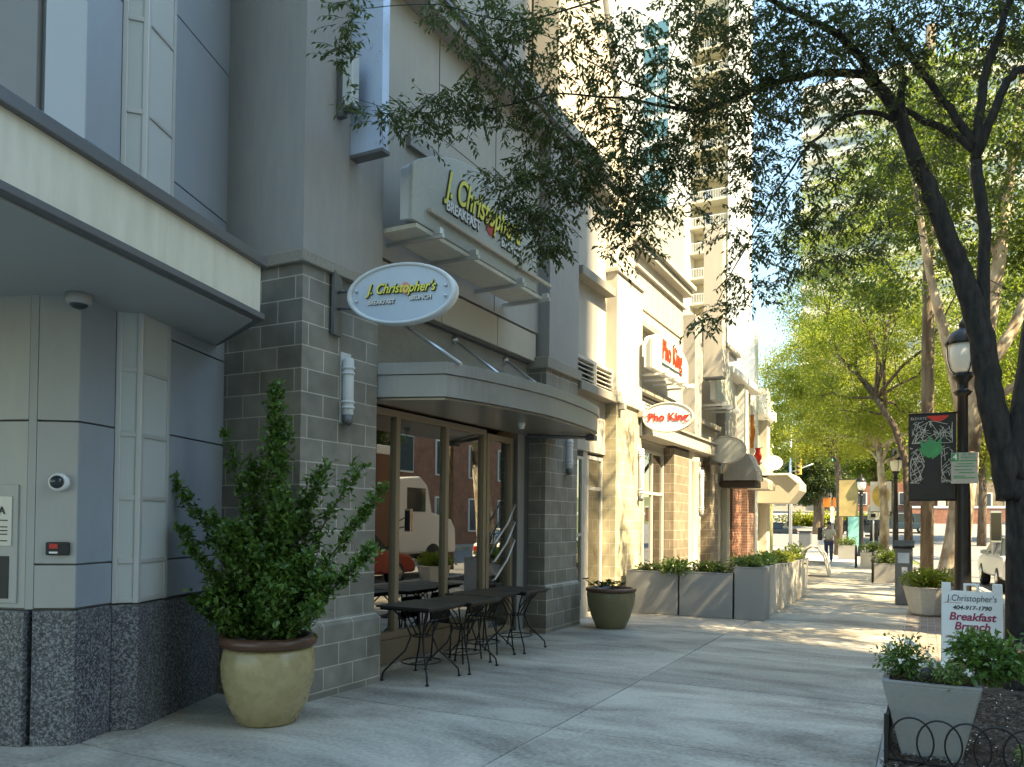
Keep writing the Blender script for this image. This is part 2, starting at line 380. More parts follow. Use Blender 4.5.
M['tyre'] = mat('tyre', (.02,.02,.02), .8)
M['chrome'] = mat('chrome', (.7,.7,.7), .2, metal=.9)
M['taillight'] = mat('tail_light', (.55,.02,.02), .3)
M['redtruck'] = mat('truck_red', (.35,.05,.03), .3)
M['skin'] = mat('skin', (.30,.17,.11), .6)
M['hair'] = mat('hair', (.02,.015,.012), .7)
M['shirt'] = mat('shirt', (.45,.43,.36), .8, var=.15, scale=20)
M['jeans'] = mat('jeans', (.04,.06,.12), .8)
M['bagmat'] = mat('bag_cloth', (.05,.045,.045), .8)
M['ceil_lamp'] = mat_emit('ceiling_lamp', (1,.72,.3), 2.5)
M['greenlight'] = mat_emit('green_light', (.05,.9,.4), 1.5)
M['stone_wall'] = mat('stone_wall', (.35,.33,.29), .85, var=.2, scale=2, bump=.4)
M['terra'] = mat('truck_brown', (.16,.075,.045), .5)

# ------------------------------------------------------------------ world, sun, camera
w = bpy.data.worlds.new('World'); scene.world = w; w.use_nodes = True
nt = w.node_tree; bg = nt.nodes['Background']
sk = nt.nodes.new('ShaderNodeTexSky'); sk.sky_type = 'NISHITA'; sk.sun_disc = False
SUN = Vector((.636, -.207, .743)).normalized()
sk.sun_elevation = math.asin(SUN.z); sk.sun_rotation = math.atan2(SUN.x, SUN.y)
sk.air_density = 1.0; sk.dust_density = .1; sk.ozone_density = 2.2
tc = nt.nodes.new('ShaderNodeTexCoord'); sx_ = nt.nodes.new('ShaderNodeSeparateXYZ'); nt.links.new(tc.outputs['Generated'], sx_.inputs[0])
mr_ = nt.nodes.new('ShaderNodeMapRange'); nt.links.new(sx_.outputs[2], mr_.inputs['Value'])
mr_.inputs['From Min'].default_value = .12; mr_.inputs['From Max'].default_value = .85; mr_.inputs['To Min'].default_value = .42; mr_.inputs['To Max'].default_value = 1.5
hs_ = nt.nodes.new('ShaderNodeHueSaturation'); hs_.inputs['Saturation'].default_value = 1.15
nt.links.new(sk.outputs[0], hs_.inputs['Color']); nt.links.new(mr_.outputs[0], hs_.inputs['Value']); nt.links.new(hs_.outputs[0], bg.inputs[0]); bg.inputs[1].default_value = .14
sd = bpy.data.lights.new('sun', 'SUN'); sd.energy = 3.5; sd.angle = R(.53); sd.color = (1, .95, .86)
so = bpy.data.objects.new('sun', sd); link(so); so.rotation_euler = SUN.to_track_quat('Z', 'Y').to_euler(); so.location = (20, -10, 60)

yaw, pitch, roll = R(27.6), R(1.1), R(.6); F = 790.
fw = Vector((-math.sin(yaw)*math.cos(pitch), math.cos(yaw)*math.cos(pitch), math.sin(pitch)))
r0 = Vector((math.cos(yaw), math.sin(yaw), 0)); u0 = r0.cross(fw)
rt = r0*math.cos(roll)+u0*math.sin(roll); up = rt.cross(fw)
cd = bpy.data.cameras.new('camera'); cd.sensor_width = 36; cd.lens = F/1024*36; cd.clip_end = 2000; cd.clip_start = .05
cd.shift_y = (137-F*math.tan(pitch))/1024
co = bpy.data.objects.new('camera', cd); link(co); scene.camera = co
co.matrix_world = Matrix(((rt.x, up.x, -fw.x, 0), (rt.y, up.y, -fw.y, 0), (rt.z, up.z, -fw.z, 1.57), (0,0,0,1)))
scene.render.resolution_x = 1024; scene.render.resolution_y = 767
vs_ = scene.view_settings; vs_.view_transform = 'Standard'; vs_.look = 'None'; vs_.gamma = 1; vs_.exposure = 2.52
vs_.use_white_balance = True; vs_.white_balance_temperature = 10900; vs_.white_balance_tint = 5
scene.render.engine = 'CYCLES'
scene.cycles.max_bounces = 7; scene.cycles.transparent_max_bounces = 12

# ------------------------------------------------------------------ foliage helpers
def each(name, mat_, parent, fns, bevel=0, local=False):
    for fn in fns:
        m_ = MB(); fn(m_); m_.build(name, mat_, parent, bevel=bevel, local=local)

def leaf_mesh(name, mat_, P, D, U, Ln, Wd, parent=None, fold=.25):
    """P centres (n,3), D leaf direction, U leaf normal, arrays; one folded 6-vert leaf each"""
    n = len(P)
    D = D/np.maximum(np.linalg.norm(D, axis=1, keepdims=True), 1e-6)
    S = np.cross(D, U); S /= np.maximum(np.linalg.norm(S, axis=1, keepdims=True), 1e-6)
    Nn = np.cross(S, D)
    Ln = np.broadcast_to(np.asarray(Ln, float).reshape(-1, 1), (n, 1)); Wd = np.broadcast_to(np.asarray(Wd, float).reshape(-1, 1), (n, 1))
    v = np.empty((n, 4, 3))
    v[:,0] = P - D*Ln*.5
    v[:,1] = P + S*Wd*.5 + Nn*Wd*fold - D*Ln*.06
    v[:,2] = P + D*Ln*.5 - Nn*Wd*.15
    v[:,3] = P - S*Wd*.5 + Nn*Wd*fold - D*Ln*.06
    off = np.array(origin_of(parent)) if parent is not None else np.zeros(3)
    v = (v - off).reshape(-1, 3)
    idx = np.arange(n*4).reshape(n, 4)
    tri = np.concatenate([idx[:, [0,1,2]], idx[:, [0,2,3]]], axis=1).reshape(-1)
    me = bpy.data.meshes.new(name)
    me.vertices.add(n*4); me.vertices.foreach_set('co', v.reshape(-1))
    me.loops.add(n*6); me.loops.foreach_set('vertex_index', tri.astype(np.int32))
    me.polygons.add(n*2); me.polygons.foreach_set('loop_start', (np.arange(n*2)*3).astype(np.int32))
    me.polygons.foreach_set('loop_total', np.full(n*2, 3, np.int32))
    me.update(calc_edges=True); me.validate()
    me.materials.append(mat_)
    return link(bpy.data.objects.new(name, me), parent)

def rdir(n):
    v = rng.normal(size=(n, 3)); return v/np.linalg.norm(v, axis=1, keepdims=True)

def blob_leaves(blobs, n, clump=.45, ls=.09, shell=.55):
    """blobs: (cx,cy,cz, rx,ry,rz). Leaves gathered in clumps spread through the volume"""
    vol = np.array([b[3]*b[4]*b[5] for b in blobs])**.75; vol /= vol.sum()
    P = []
    for b, f in zip(blobs, vol):
        k = max(60, int(n*f)); nc = max(8, int(k/90))
        d = rdir(nc); rad = rng.uniform(shell, 1.05, (nc, 1))
        cc = np.array(b[:3]) + d*rad*np.array(b[3:6])
        w = rng.gamma(1.2, 1, nc); w /= w.sum()
        ch = rng.choice(nc, size=k, p=w)
        sz = rng.uniform(.5, 1.3, nc)*clump
        P.append(cc[ch] + rng.normal(size=(k, 3))*sz[ch][:, None]*np.array([.6, .6, .38]))
    return np.concatenate(P)

def crown(name, mat_, blobs, n, parent, clump=.45, ls=.09, shell=.5):
    P = blob_leaves(blobs, n, clump, ls, shell); k = len(P)
    D = rdir(k); D[:, 2] -= .5
    U = rdir(k); U[:, 2] += .8
    return leaf_mesh(name, mat_, P, D, U, rng.uniform(.7, 1.3, k)*ls, rng.uniform(.7, 1.2, k)*ls*.5, parent)

def wig(a, b, n=5, amp=.1):
    a, b = Vector(a), Vector(b); L_ = (b-a).length
    pts = []
    for i in range(n+1):
        t = i/n; p = a.lerp(b, t)
        if 0 < i < n: p += Vector([random.uniform(-1, 1) for _ in range(3)])*amp*L_
        pts.append(p)
    return pts

def tree(label, base, trunk_pts, trunk_r, blobs, n, leaf, bark, cat='tree', group=None, clump=.5, ls=.1, shell=.5, name='street_tree', limbs=3):
    root = thing(name, label, cat, base, group)
    mb = MB(); mb.tube(trunk_pts, trunk_r, 10)
    top = Vector(trunk_pts[-1]); mid = Vector(trunk_pts[-2])
    for b in blobs:
        c = Vector(b[:3]); start = top if random.random() < .6 else mid.lerp(top, .5)
        r = trunk_r[-1]*.7
        pts = wig(start, c, 5, .06); mb.tube(pts, [r*(1-.75*i/5) for i in range(6)], 6)
        for _ in range(limbs):
            e = c + Vector([random.uniform(-1, 1)*b[3], random.uniform(-1, 1)*b[4], random.uniform(-.6, .9)*b[5]])
            s_ = pts[random.randint(2, 4)]
            p2 = wig(s_, e, 4, .08); mb.tube(p2, [r*.4*(1-.8*i/4) for i in range(5)], 5)
    mb.build('trunk', bark, root)
    crown('crown', leaf, blobs, n, root, clump, ls, shell)
    return root
NEAR_CLUMPS= [(-4.13,5.0,5.72,0.13,3),(-4.2,5.0,5.52,0.15,4),(-4.27,5.0,5.37,0.09,3),(-4.28,5.2,5.12,0.08,2),(-4.18,5.4,5.07,0.1,3),(-4.1,5.6,5.09,0.13,5),(-3.98,5.8,5.21,0.16,6),(-3.87,6.0,5.38,0.18,7),(-3.74,6.2,5.49,0.2,8),(-3.6,6.4,5.4,0.2,8),(-3.88,6.2,5.25,0.16,4),(-4.03,6.0,5.14,0.12,3),(-3.64,6.2,5.78,0.22,8),(-3.42,6.3,5.98,0.25,9),(-3.73,6.2,6.12,0.22,8),(-4.01,6.2,6.35,0.2,7),(-3.21,6.4,6.16,0.25,9),(-3.47,6.3,6.29,0.22,7),(-3.28,6.5,5.84,0.22,8),(-3.16,6.7,5.65,0.22,9),(-3.47,6.6,5.72,0.18,6),(-3.09,6.8,6.07,0.22,7),(-2.94,6.8,6.31,0.25,8),(-3.41,6.6,5.42,0.16,5),(-3.19,6.7,5.39,0.18,8),(-3.08,6.8,5.2,0.2,9),(-2.92,6.8,4.92,0.22,12),(-3.03,6.7,4.67,0.2,10),(-3.15,6.7,4.45,0.18,9),(-3.01,6.7,4.24,0.16,6),(-3.06,6.6,4.08,0.09,3),(-2.81,6.9,4.7,0.2,10),(-2.91,7.0,5.25,0.22,10),(-2.7,7.0,4.96,0.2,10),(-3.19,6.7,4.84,0.15,5),(-3.32,6.6,5.07,0.13,4),(-2.79,7.1,5.56,0.22,9),(-2.62,7.2,5.37,0.22,11),(-2.46,7.3,5.62,0.22,10),(-2.35,7.3,5.26,0.22,12),(-2.47,7.2,5.0,0.2,11),(-2.53,7.1,4.73,0.2,11),(-2.37,7.2,4.69,0.18,10),(-2.28,7.4,4.99,0.2,11),(-2.17,7.5,5.25,0.22,12),(-2.02,7.7,5.46,0.22,12),(-2.04,7.6,5.07,0.18,9),(-2.54,7.0,4.46,0.18,9),(-2.38,7.1,4.37,0.18,8),(-2.49,7.0,4.18,0.13,4),(-2.58,6.9,4.08,0.09,2),(-2.28,7.1,4.16,0.09,2),(-2.2,7.3,4.6,0.15,6),(-2.75,7.0,4.49,0.13,3),(-2.86,7.0,5.82,0.22,7),(-2.64,7.1,6.06,0.25,8),(-2.46,7.3,5.97,0.25,9),(-2.76,7.0,6.33,0.25,9),(-2.43,7.2,6.3,0.28,12),(-2.22,7.5,6.11,0.28,12),(-2.12,7.5,5.74,0.25,13),(-1.87,7.7,5.73,0.25,14),(-1.65,7.8,5.52,0.22,13),(-1.82,7.7,5.22,0.2,8),(-1.94,7.6,4.86,0.16,4),(-1.95,7.5,4.56,0.08,2),(-1.75,7.8,5.94,0.28,15),(-1.95,7.6,6.39,0.3,15),(-1.6,8.0,6.41,0.3,17),(-1.5,8.0,5.88,0.28,16),(-1.32,8.1,5.59,0.25,13),(-1.55,8.0,5.29,0.22,8),(-1.35,8.0,5.15,0.22,9),(-1.4,8.0,4.76,0.2,7),(-1.57,7.9,4.8,0.18,6),(-1.65,7.8,4.43,0.18,5),(-1.48,7.9,4.29,0.2,6),(-1.3,8.0,4.35,0.2,6),(-1.41,7.8,3.86,0.18,5),(-1.62,7.7,3.96,0.16,4),(-1.77,7.5,3.57,0.13,4),(-1.59,7.7,3.71,0.13,3),(-1.88,7.4,3.44,0.08,2),(-1.18,8.1,4.86,0.22,9),(-1.13,8.1,4.5,0.2,8),(-1.57,7.9,5.05,0.2,7),(-1.21,8.0,4.04,0.16,5),(-1.29,8.2,6.23,0.3,16),(-1.12,8.3,6.65,0.3,18),(-0.94,8.4,6.14,0.28,14),(-1.12,8.3,5.83,0.28,14),(-0.81,8.5,5.75,0.25,11),(-0.58,8.6,6.46,0.3,16),(-0.67,8.5,5.92,0.25,11),(-1.02,8.3,5.3,0.22,8),(-0.84,8.4,5.01,0.22,9),(-0.97,8.3,4.64,0.22,9),(-0.7,8.4,4.58,0.22,8),(-0.49,8.6,4.87,0.22,8),(-0.58,8.6,5.34,0.22,7),(-0.78,8.3,4.16,0.18,6),(-0.53,8.5,4.29,0.18,6),(-0.31,8.7,4.57,0.2,6),(-1.05,8.2,4.17,0.18,6),(-0.23,8.8,6.68,0.32,17),(0.04,9.0,6.46,0.3,14),(-0.22,8.8,6.17,0.25,9),(0.32,9.2,6.75,0.32,15),(0.69,9.5,6.82,0.32,15),(0.32,9.3,6.28,0.25,8),(0.59,9.4,6.42,0.25,8),(0.87,9.6,6.51,0.28,10),(0.83,9.6,6.1,0.22,5),(0.14,9.1,5.92,0.22,7),(-0.36,8.8,5.79,0.22,7),(-0.27,8.8,5.26,0.22,5),(0.04,9.0,5.28,0.2,4),(0.22,9.1,5.59,0.2,5),(0.54,9.3,5.81,0.2,4),(0.78,9.5,5.54,0.2,4),(0.69,9.5,5.14,0.2,3),(0.27,9.1,4.96,0.18,3),(-0.0,8.9,4.89,0.18,4),(0.76,9.4,3.96,0.07,1),(-3.4,6.3,4.49,0.14,6),(-3.3,6.4,4.65,0.16,8),(-3.24,6.5,4.4,0.16,9),(-3.35,6.4,4.29,0.12,5),(-3.18,6.55,4.1,0.13,6),(-3.51,6.3,4.72,0.12,4),(-3.3,6.5,4.88,0.15,6),(-1.83,7.9,6.73,0.35,17),(-1.38,8.1,6.76,0.35,18),(-0.68,8.6,6.85,0.35,18),(0.04,9.0,6.92,0.35,18),(0.69,9.5,7.13,0.35,16),(-2.15,7.6,6.75,0.32,12),(-1.2,8.2,6.41,0.3,16),(-0.85,8.4,6.47,0.3,16),(-1.45,8.0,6.12,0.28,15),(-0.4,8.7,6.37,0.28,12),(1.24,11.31,8.23,0.4,14),(-0.49,7.95,7.71,0.4,14),(3.59,9.53,8.04,0.4,14),(1.38,12.47,8.4,0.4,14),(1.95,7.72,8.69,0.4,14),(2.29,11.13,9.08,0.4,14),(-1.15,8.94,8.74,0.4,14),(3.23,10.31,8.6,0.4,14),(0.91,9.95,9.07,0.4,14),(-1.09,9.72,9.09,0.4,14),(0.49,6.38,8.27,0.4,14),(1.59,7.63,9.19,0.4,14),(1.65,8.71,7.83,0.4,14),(1.68,12.34,8.34,0.4,14),(0.23,8.31,8.46,0.4,14),(0.08,10.3,8.59,0.4,14),(-1.19,7.81,8.76,0.4,14),(3.39,8.07,9.28,0.4,14),(0.66,8.4,9.06,0.4,14),(3.69,8.64,8.57,0.4,14),(0.86,8.18,9.01,0.4,14),(0.02,8.7,7.71,0.4,14),(2.83,6.77,7.75,0.4,14),(1.57,7.72,7.86,0.4,14),(0.47,11.8,9.08,0.4,14),(3.0,9.9,7.68,0.4,14),(0.84,7.87,9.1,0.4,14),(2.81,9.06,9.3,0.4,14),(0.84,10.04,8.62,0.4,14),(2.08,9.52,8.29,0.4,14),(0.4,8.66,7.67,0.4,14),(1.96,8.25,9.23,0.4,14),(2.23,8.34,8.38,0.4,14),(-0.93,9.02,8.61,0.4,14),(-0.76,8.5,9.2,0.4,14),(-0.45,9.23,8.82,0.4,14),(1.2,10.68,9.26,0.4,14),(-0.71,9.04,7.62,0.4,14),(-0.53,10.37,7.63,0.4,14),(-0.41,7.81,7.7,0.4,14),(-0.04,8.0,8.75,0.4,14),(-0.22,11.25,8.85,0.4,14),(1.78,9.41,8.75,0.4,14),(2.2,9.01,8.38,0.4,14),(0.02,8.51,8.22,0.4,14),(0.56,10.74,8.61,0.4,14),(2.2,8.7,7.28,0.4,14),(1.65,9.56,7.19,0.4,14),(2.22,8.0,7.35,0.4,14),(2.08,7.84,6.5,0.4,14),(3.0,7.46,6.24,0.4,14),(2.27,10.75,6.51,0.4,14),(3.31,7.76,6.27,0.4,14),(2.9,10.98,6.54,0.4,14),(2.05,7.54,6.72,0.4,14),(1.98,10.63,7.43,0.4,14),(1.97,8.25,7.36,0.4,14),(2.88,10.63,6.29,0.4,14),(1.86,8.31,7.33,0.4,14),(2.14,8.56,6.46,0.4,14),(2.94,10.16,8.02,0.42,14),(1.91,8.62,8.07,0.42,14),(4.73,12.35,6.9,0.42,14),(5.01,12.12,6.41,0.42,14),(4.21,11.78,7.42,0.42,14),(3.32,9.7,6.68,0.42,14),(2.19,8.86,7.25,0.42,14),(2.42,11.68,6.0,0.42,14),(4.82,11.24,8.02,0.42,14),(4.8,12.02,7.23,0.42,14),(2.47,11.12,7.11,0.42,14),(2.91,12.17,7.31,0.42,14),(2.63,9.56,7.88,0.42,14),(3.16,11.57,6.71,0.42,14),(2.07,10.63,7.78,0.42,14),(1.97,11.61,8.02,0.42,14),(4.44,11.73,5.92,0.42,14),(3.75,11.88,6.01,0.42,14),(2.36,9.62,7.11,0.42,14),(2.95,10.4,7.69,0.42,14),(1.31,8.81,6.19,0.42,14),(1.79,8.86,8.14,0.42,14),(4.63,8.93,7.05,0.42,14),(2.53,9.8,6.71,0.42,14),(3.82,10.83,6.73,0.42,14),(2.05,9.85,6.18,0.42,14),(3.47,11.32,6.77,0.42,14),(1.61,9.28,6.76,0.42,14),(3.66,11.57,6.77,0.42,14),(4.42,10.97,6.89,0.42,14),(2.75,10.49,7.52,0.42,14),(2.94,11.24,6.96,0.42,14),(2.26,10.64,7.5,0.42,14),(1.58,10.21,6.88,0.42,14),(4.73,12.16,6.76,0.42,14),(4.8,11.61,6.5,0.42,14),(3.11,9.07,7.77,0.42,14),(3.88,11.97,7.72,0.42,14),(3.9,11.39,7.2,0.42,14),(1.7,10.83,5.91,0.42,14),(1.86,11.54,6.0,0.42,14),(1.66,8.98,7.93,0.42,14),(2.0,8.69,7.84,0.42,14),(1.77,11.81,7.45,0.42,14),(4.56,12.22,7.23,0.42,14),(4.42,8.74,7.67,0.42,14),(3.29,11.32,6.15,0.42,14),(4.22,12.15,6.04,0.42,14),(2.56,10.74,7.8,0.42,14),(2.24,9.28,6.47,0.42,14),(3.7,11.46,6.81,0.42,14),(2.73,10.11,6.71,0.42,14),(2.93,8.92,7.05,0.42,14),(5.09,10.17,7.62,0.42,14),(1.93,11.23,7.64,0.42,14),(3.93,10.56,7.01,0.42,14),(3.81,12.01,6.24,0.42,14),(1.67,11.44,8.01,0.42,14),(3.32,10.28,7.55,0.42,14),(2.03,9.62,6.36,0.42,14),(3.58,9.8,6.43,0.42,14),(4.0,12.22,6.58,0.42,14),(4.05,10.17,7.86,0.42,14),(3.58,9.62,6.4,0.42,14),(1.39,10.42,6.78,0.42,14),(1.97,9.97,6.64,0.42,14),(4.32,9.15,8.18,0.42,14),(3.17,10.88,6.98,0.42,14),(4.55,11.72,7.18,0.42,14),(3.18,11.34,7.87,0.42,14),(2.86,11.39,8.11,0.42,14),(3.12,9.47,6.44,0.42,14),(4.1,11.17,8.11,0.42,14),(4.63,9.52,6.34,0.42,14),(2.31,9.31,7.52,0.42,14),(4.65,12.02,6.49,0.42,14),(4.67,9.79,6.87,0.42,14),(4.14,8.93,6.11,0.42,14),(4.55,9.71,6.72,0.42,14),(3.56,11.17,5.92,0.42,14),(2.61,10.26,7.02,0.42,14),(2.12,10.82,8.1,0.42,14),(2.82,10.67,6.17,0.42,14),(2.37,11.13,6.16,0.42,14),(4.76,12.05,6.12,0.42,14),(4.97,10.02,7.68,0.42,14),(4.25,9.72,7.45,0.42,14),(3.85,11.66,6.51,0.42,14),(4.24,12.25,7.45,0.42,14),(3.39,9.03,7.04,0.42,14),(2.67,11.33,7.46,0.42,14),(3.51,9.29,7.39,0.42,14),(3.76,9.28,7.95,0.42,14),(3.86,9.07,8.04,0.42,14),(1.85,9.86,7.56,0.42,14),(3.63,10.71,7.39,0.42,14),(3.09,9.79,6.31,0.42,14),(1.57,11.32,7.64,0.42,14),(3.42,11.41,6.73,0.42,14),(2.34,10.06,7.91,0.42,14),(1.46,10.52,6.47,0.42,14),(4.3,9.95,6.67,0.42,14),(2.87,10.66,7.67,0.42,14),(2.68,11.82,6.16,0.42,14),(2.35,8.98,6.16,0.42,14),(4.34,11.36,6.33,0.42,14),(2.04,10.18,7.61,0.42,14),(4.48,11.45,7.26,0.42,14),(1.87,10.11,6.35,0.42,14),(3.36,10.76,6.36,0.42,14),(2.28,11.57,5.97,0.42,14),(4.43,11.99,8.08,0.42,14),(2.79,10.7,7.24,0.42,14),(3.77,12.31,7.48,0.42,14),(2.47,11.87,7.01,0.42,14),(3.65,11.36,5.91,0.42,14),(4.3,11.12,7.03,0.42,14),(3.34,10.35,6.34,0.42,14),(3.37,8.74,7.05,0.42,14)]  # the last clumps are added out of view, to shade the sidewalk
NEAR_LIMBS= [('A',[((0.75,8.96,1.82),0.15),((0.69,8.96,2.18),0.13),((0.62,8.96,2.55),0.125),((0.55,8.96,2.94),0.12),((0.51,8.96,3.31),0.118),((0.43,8.96,3.69),0.11),((0.32,8.96,4.08),0.098),((0.2,8.95,4.44),0.09),((0.06,8.92,4.88),0.083),((-0.09,8.9,5.28),0.075),((-0.24,8.85,5.73),0.066),((-0.41,8.8,6.03),0.06),((-0.57,8.75,6.21),0.045)]),('B',[((0.53,9.0,3.18),0.062),((0.51,9.0,3.79),0.06),((0.52,9.05,4.5),0.056),((0.45,9.1,5.23),0.054)]),('B1',[((0.45,9.1,5.23),0.05),((0.53,9.15,6.05),0.042),((0.68,9.2,6.55),0.034),((0.78,9.3,7.09),0.03)]),('B2',[((0.46,9.1,5.28),0.045),((0.67,9.2,5.89),0.042),((0.81,9.3,6.14),0.04),((1.02,9.4,6.26),0.045),((1.2,9.5,6.97),0.03)]),('B3',[((0.44,9.1,5.34),0.04),((0.18,9.1,5.6),0.036),((-0.05,9.05,5.74),0.032),((-0.32,9.0,6.0),0.022),((-0.71,9.0,6.5),0.012)]),('B4',[((0.44,9.1,5.38),0.045),((0.22,9.1,5.81),0.038),((-0.01,9.0,6.16),0.033),((-0.2,8.95,6.49),0.028),((-0.34,8.9,6.77),0.02)]),('C',[((0.75,8.96,2.01),0.13),((0.84,9.0,2.59),0.12),((0.94,9.1,3.37),0.11),((1.17,9.3,4.77),0.09),((1.55,9.6,6.32),0.05)]),('L1',[((-0.55,8.75,6.18),0.045),((-1.0,8.5,6.17),0.036),((-1.47,8.1,5.96),0.03),((-1.7,7.9,5.8),0.026),((-2.02,7.6,5.6),0.02),((-2.46,7.3,5.66),0.012),((-3.13,6.9,5.7),0.008),((-3.57,6.5,5.48),0.006),((-3.92,6.0,5.29),0.004)]),('L2',[((-0.41,8.8,6.03),0.05),((-0.68,8.6,6.44),0.04),((-1.12,8.3,6.7),0.03),((-1.63,7.9,6.87),0.02),((-2.43,7.2,6.69),0.012),((-3.32,6.4,6.19),0.006),((-4.0,6.1,6.36),0.004),((-4.19,5.05,5.77),0.003)]),('L3',[((-0.23,8.85,5.68),0.03),((-0.58,8.6,5.73),0.024),((-0.84,8.4,5.56),0.018),((-1.18,8.1,5.05),0.012),((-1.48,7.9,4.44),0.008),((-1.77,7.5,3.64),0.004)]),('L4',[((-2.02,7.6,5.6),0.012),((-2.46,7.3,5.79),0.008),((-2.86,7.0,6.0),0.006),((-3.15,6.6,6.13),0.004),((-3.5,6.35,6.22),0.003)]),('L5',[((-2.46,7.3,5.66),0.01),((-2.58,7.15,5.14),0.007),((-2.54,7.05,4.47),0.004)]),('L6',[((-2.8,7.1,5.68),0.008),((-2.95,6.85,5.09),0.006),((-3.08,6.7,4.35),0.003)]),('L7',[((-0.18,8.85,6.1),0.03),((-0.2,8.85,5.77),0.045),((0.04,8.95,4.9),0.05)]),('L8',[((-3.92,6.0,5.29),0.004),((-4.07,5.6,5.14),0.003),((-4.28,5.2,5.12),0.002)])]
# ================================================================== GROUND
def gz(x, y):      # the land beyond the crossing climbs
    return -.16 + max(0, y-62)*.062 if y < 190 else -.16+128*.062
mb = MB()
xs = [-400,-120,-60,-30,-15,-8,0,8,15,30,60,120,400]; ys = [-120,-30,0,20,45,62,75,90,105,120,140,165,190,260,600,1200]
vs = [(x,y,gz(x,y)-.02) for y in ys for x in xs]; nx = len(xs)
mb.add(vs, [(j*nx+i, j*nx+i+1, (j+1)*nx+i+1, (j+1)*nx+i) for j in range(len(ys)-1) for i in range(nx-1)])
tag(mb.build('ground', M['grass']), kind='structure')
kerbline = [(1.62,-6),(1.62,17),(1.45,21),(1.1,26),(.4,31),(-.9,37),(-2.3,42),(-4.5,47),(-7.5,50),(-12,51.5)]
mb = MB()
mb.prism([(1.6,-30),(13.5,-30),(13.5,20),(13,50),(-1,50),(.5,31),(1.6,20)], -.3, -.156)
rp = [(-60,49.5),(40,49.5),(40,62),(-60,62)]
mb.add([(-60,49,-.15),(60,49,-.15),(60,62,-.15),(-60,62,-.15)], [(0,1,2,3)])
yy = [62,75,90,105,120,140]
vs = []
for y in yy: vs += [(-40-(y-62)*.3,y,gz(0,y)+.01),(18,y,gz(0,y)+.01)]
mb.add(vs, [(2*i,2*i+1,2*i+3,2*i+2) for i in range(len(yy)-1)])
tag(mb.build('road', M['asphalt']), kind='structure')
# far pavement strips crossing the view
mb = MB()
mb.box(-40,-4.5,63.5,73,-.2,.72); mb.add([(-60,103,gz(0,103)+.2),(60,103,gz(0,103)+.2),(60,108,gz(0,108)+.2),(-60,108,gz(0,108)+.2),(-60,103,gz(0,103)-.3),(60,103,gz(0,103)-.3)],[(0,1,2,3),(4,5,1,0)])
o = mb.build('far_pavement', M['kerb']); tag(o, kind='structure')

# concrete flags with real joints
def clip_kerb(y):
    for (a, b) in zip(kerbline[:-1], kerbline[1:]):
        if a[1] <= y <= b[1]: return a[0]+(b[0]-a[0])*(y-a[1])/(b[1]-a[1])
    return -12
mb = MB(); g = .010
ycuts = [-6,-3.8,-1.9,-.1,1.7,3.5,5.5,7.6,9.45,11.3,13.15,15,16.9,18.8,20.6,22.5,24.4,26.3,28.2,30.1,32,33.9,35.8,37.7,39.6,41.5,43.4,45.3,47]
for a, b in zip(ycuts[:-1], ycuts[1:]):
    xr = -.27 if b < 27 else None
    cols = [-14,-11,-8,-5.05,-2.5]
    for c0, c1 in zip(cols[:-1], cols[1:]):
        k0, k1 = clip_kerb(a), clip_kerb(b)
        if b > 33 and c1 > min(k0,k1)-1.5:
            continue
        mb.box(c0+g, c1-g, a+g, b-g, -.12, 0)
    if b < 27: mb.box(-2.5+g, xr-g, a+g, b-g, -.12, 0)
    elif b < 33: 
        mb.prism([(-2.5+g,a+g),(clip_kerb(a)-1.6,a+g),(clip_kerb(b)-1.6,b-g),(-2.5+g,b-g)], -.12, 0)
tag(mb.build('sidewalk', M['concrete'], bevel=.006), kind='structure')
mb = MB()
mb.prism([(-14,-6),(1.4,-6),(1.4,20),(.9,26),(.2,31),(-1.1,37),(-2.5,42),(-4.7,46.6),(-14,47)], -.16, -.012)
tag(mb.build('joint_bed', M['kerb']), kind='structure')
# brick strip beside the kerb
mb = MB()
for i in range(0, 60):
    y = 8.36+i*.105
    if y > 15: break
rows = np.arange(8.36, 26, .205)
for j, y in enumerate(rows):
    xo = 0
    k = clip_kerb(y+.2)-.16
    x = -.27
    while x < k-.05:
        x1 = min(x+.103+0, k)
        if not (y < 9.55 and x > .42):
            o_ = .1 if int(round((x+.27)/.103)) % 2 else 0
            mb.box(x+.003, x1-.003, y+.003+o_, y+.199+o_, -.1, -.004+random.uniform(-.002,.002))
        x = x1
tag(mb.build('brick_paving', M['pave_brick']), kind='structure')
mb = MB()
mb.prism([(clip_kerb(y)-1.6, y) for y in (26.05,28,30,32,34,36)]+[(-2.0-.6,37.7),(-3.6,41),(-6,44),(-12,47),(-12,51.3),(-7.6,49.8),(-4.6,46.8),(-2.4,41.8),(-1,36.8),(.3,30.8),(1.0,26.05)], -.12, -.002)
tag(mb.build('corner_paving', M['concrete']), kind='structure')
mb = MB()
for (a, b) in zip(kerbline[:-1], kerbline[1:]):
    mb.wall((a[0],a[1]), (b[0],b[1]), -.2, .012, .15)
tag(mb.build('kerb', M['kerb'], bevel=.01), kind='structure')
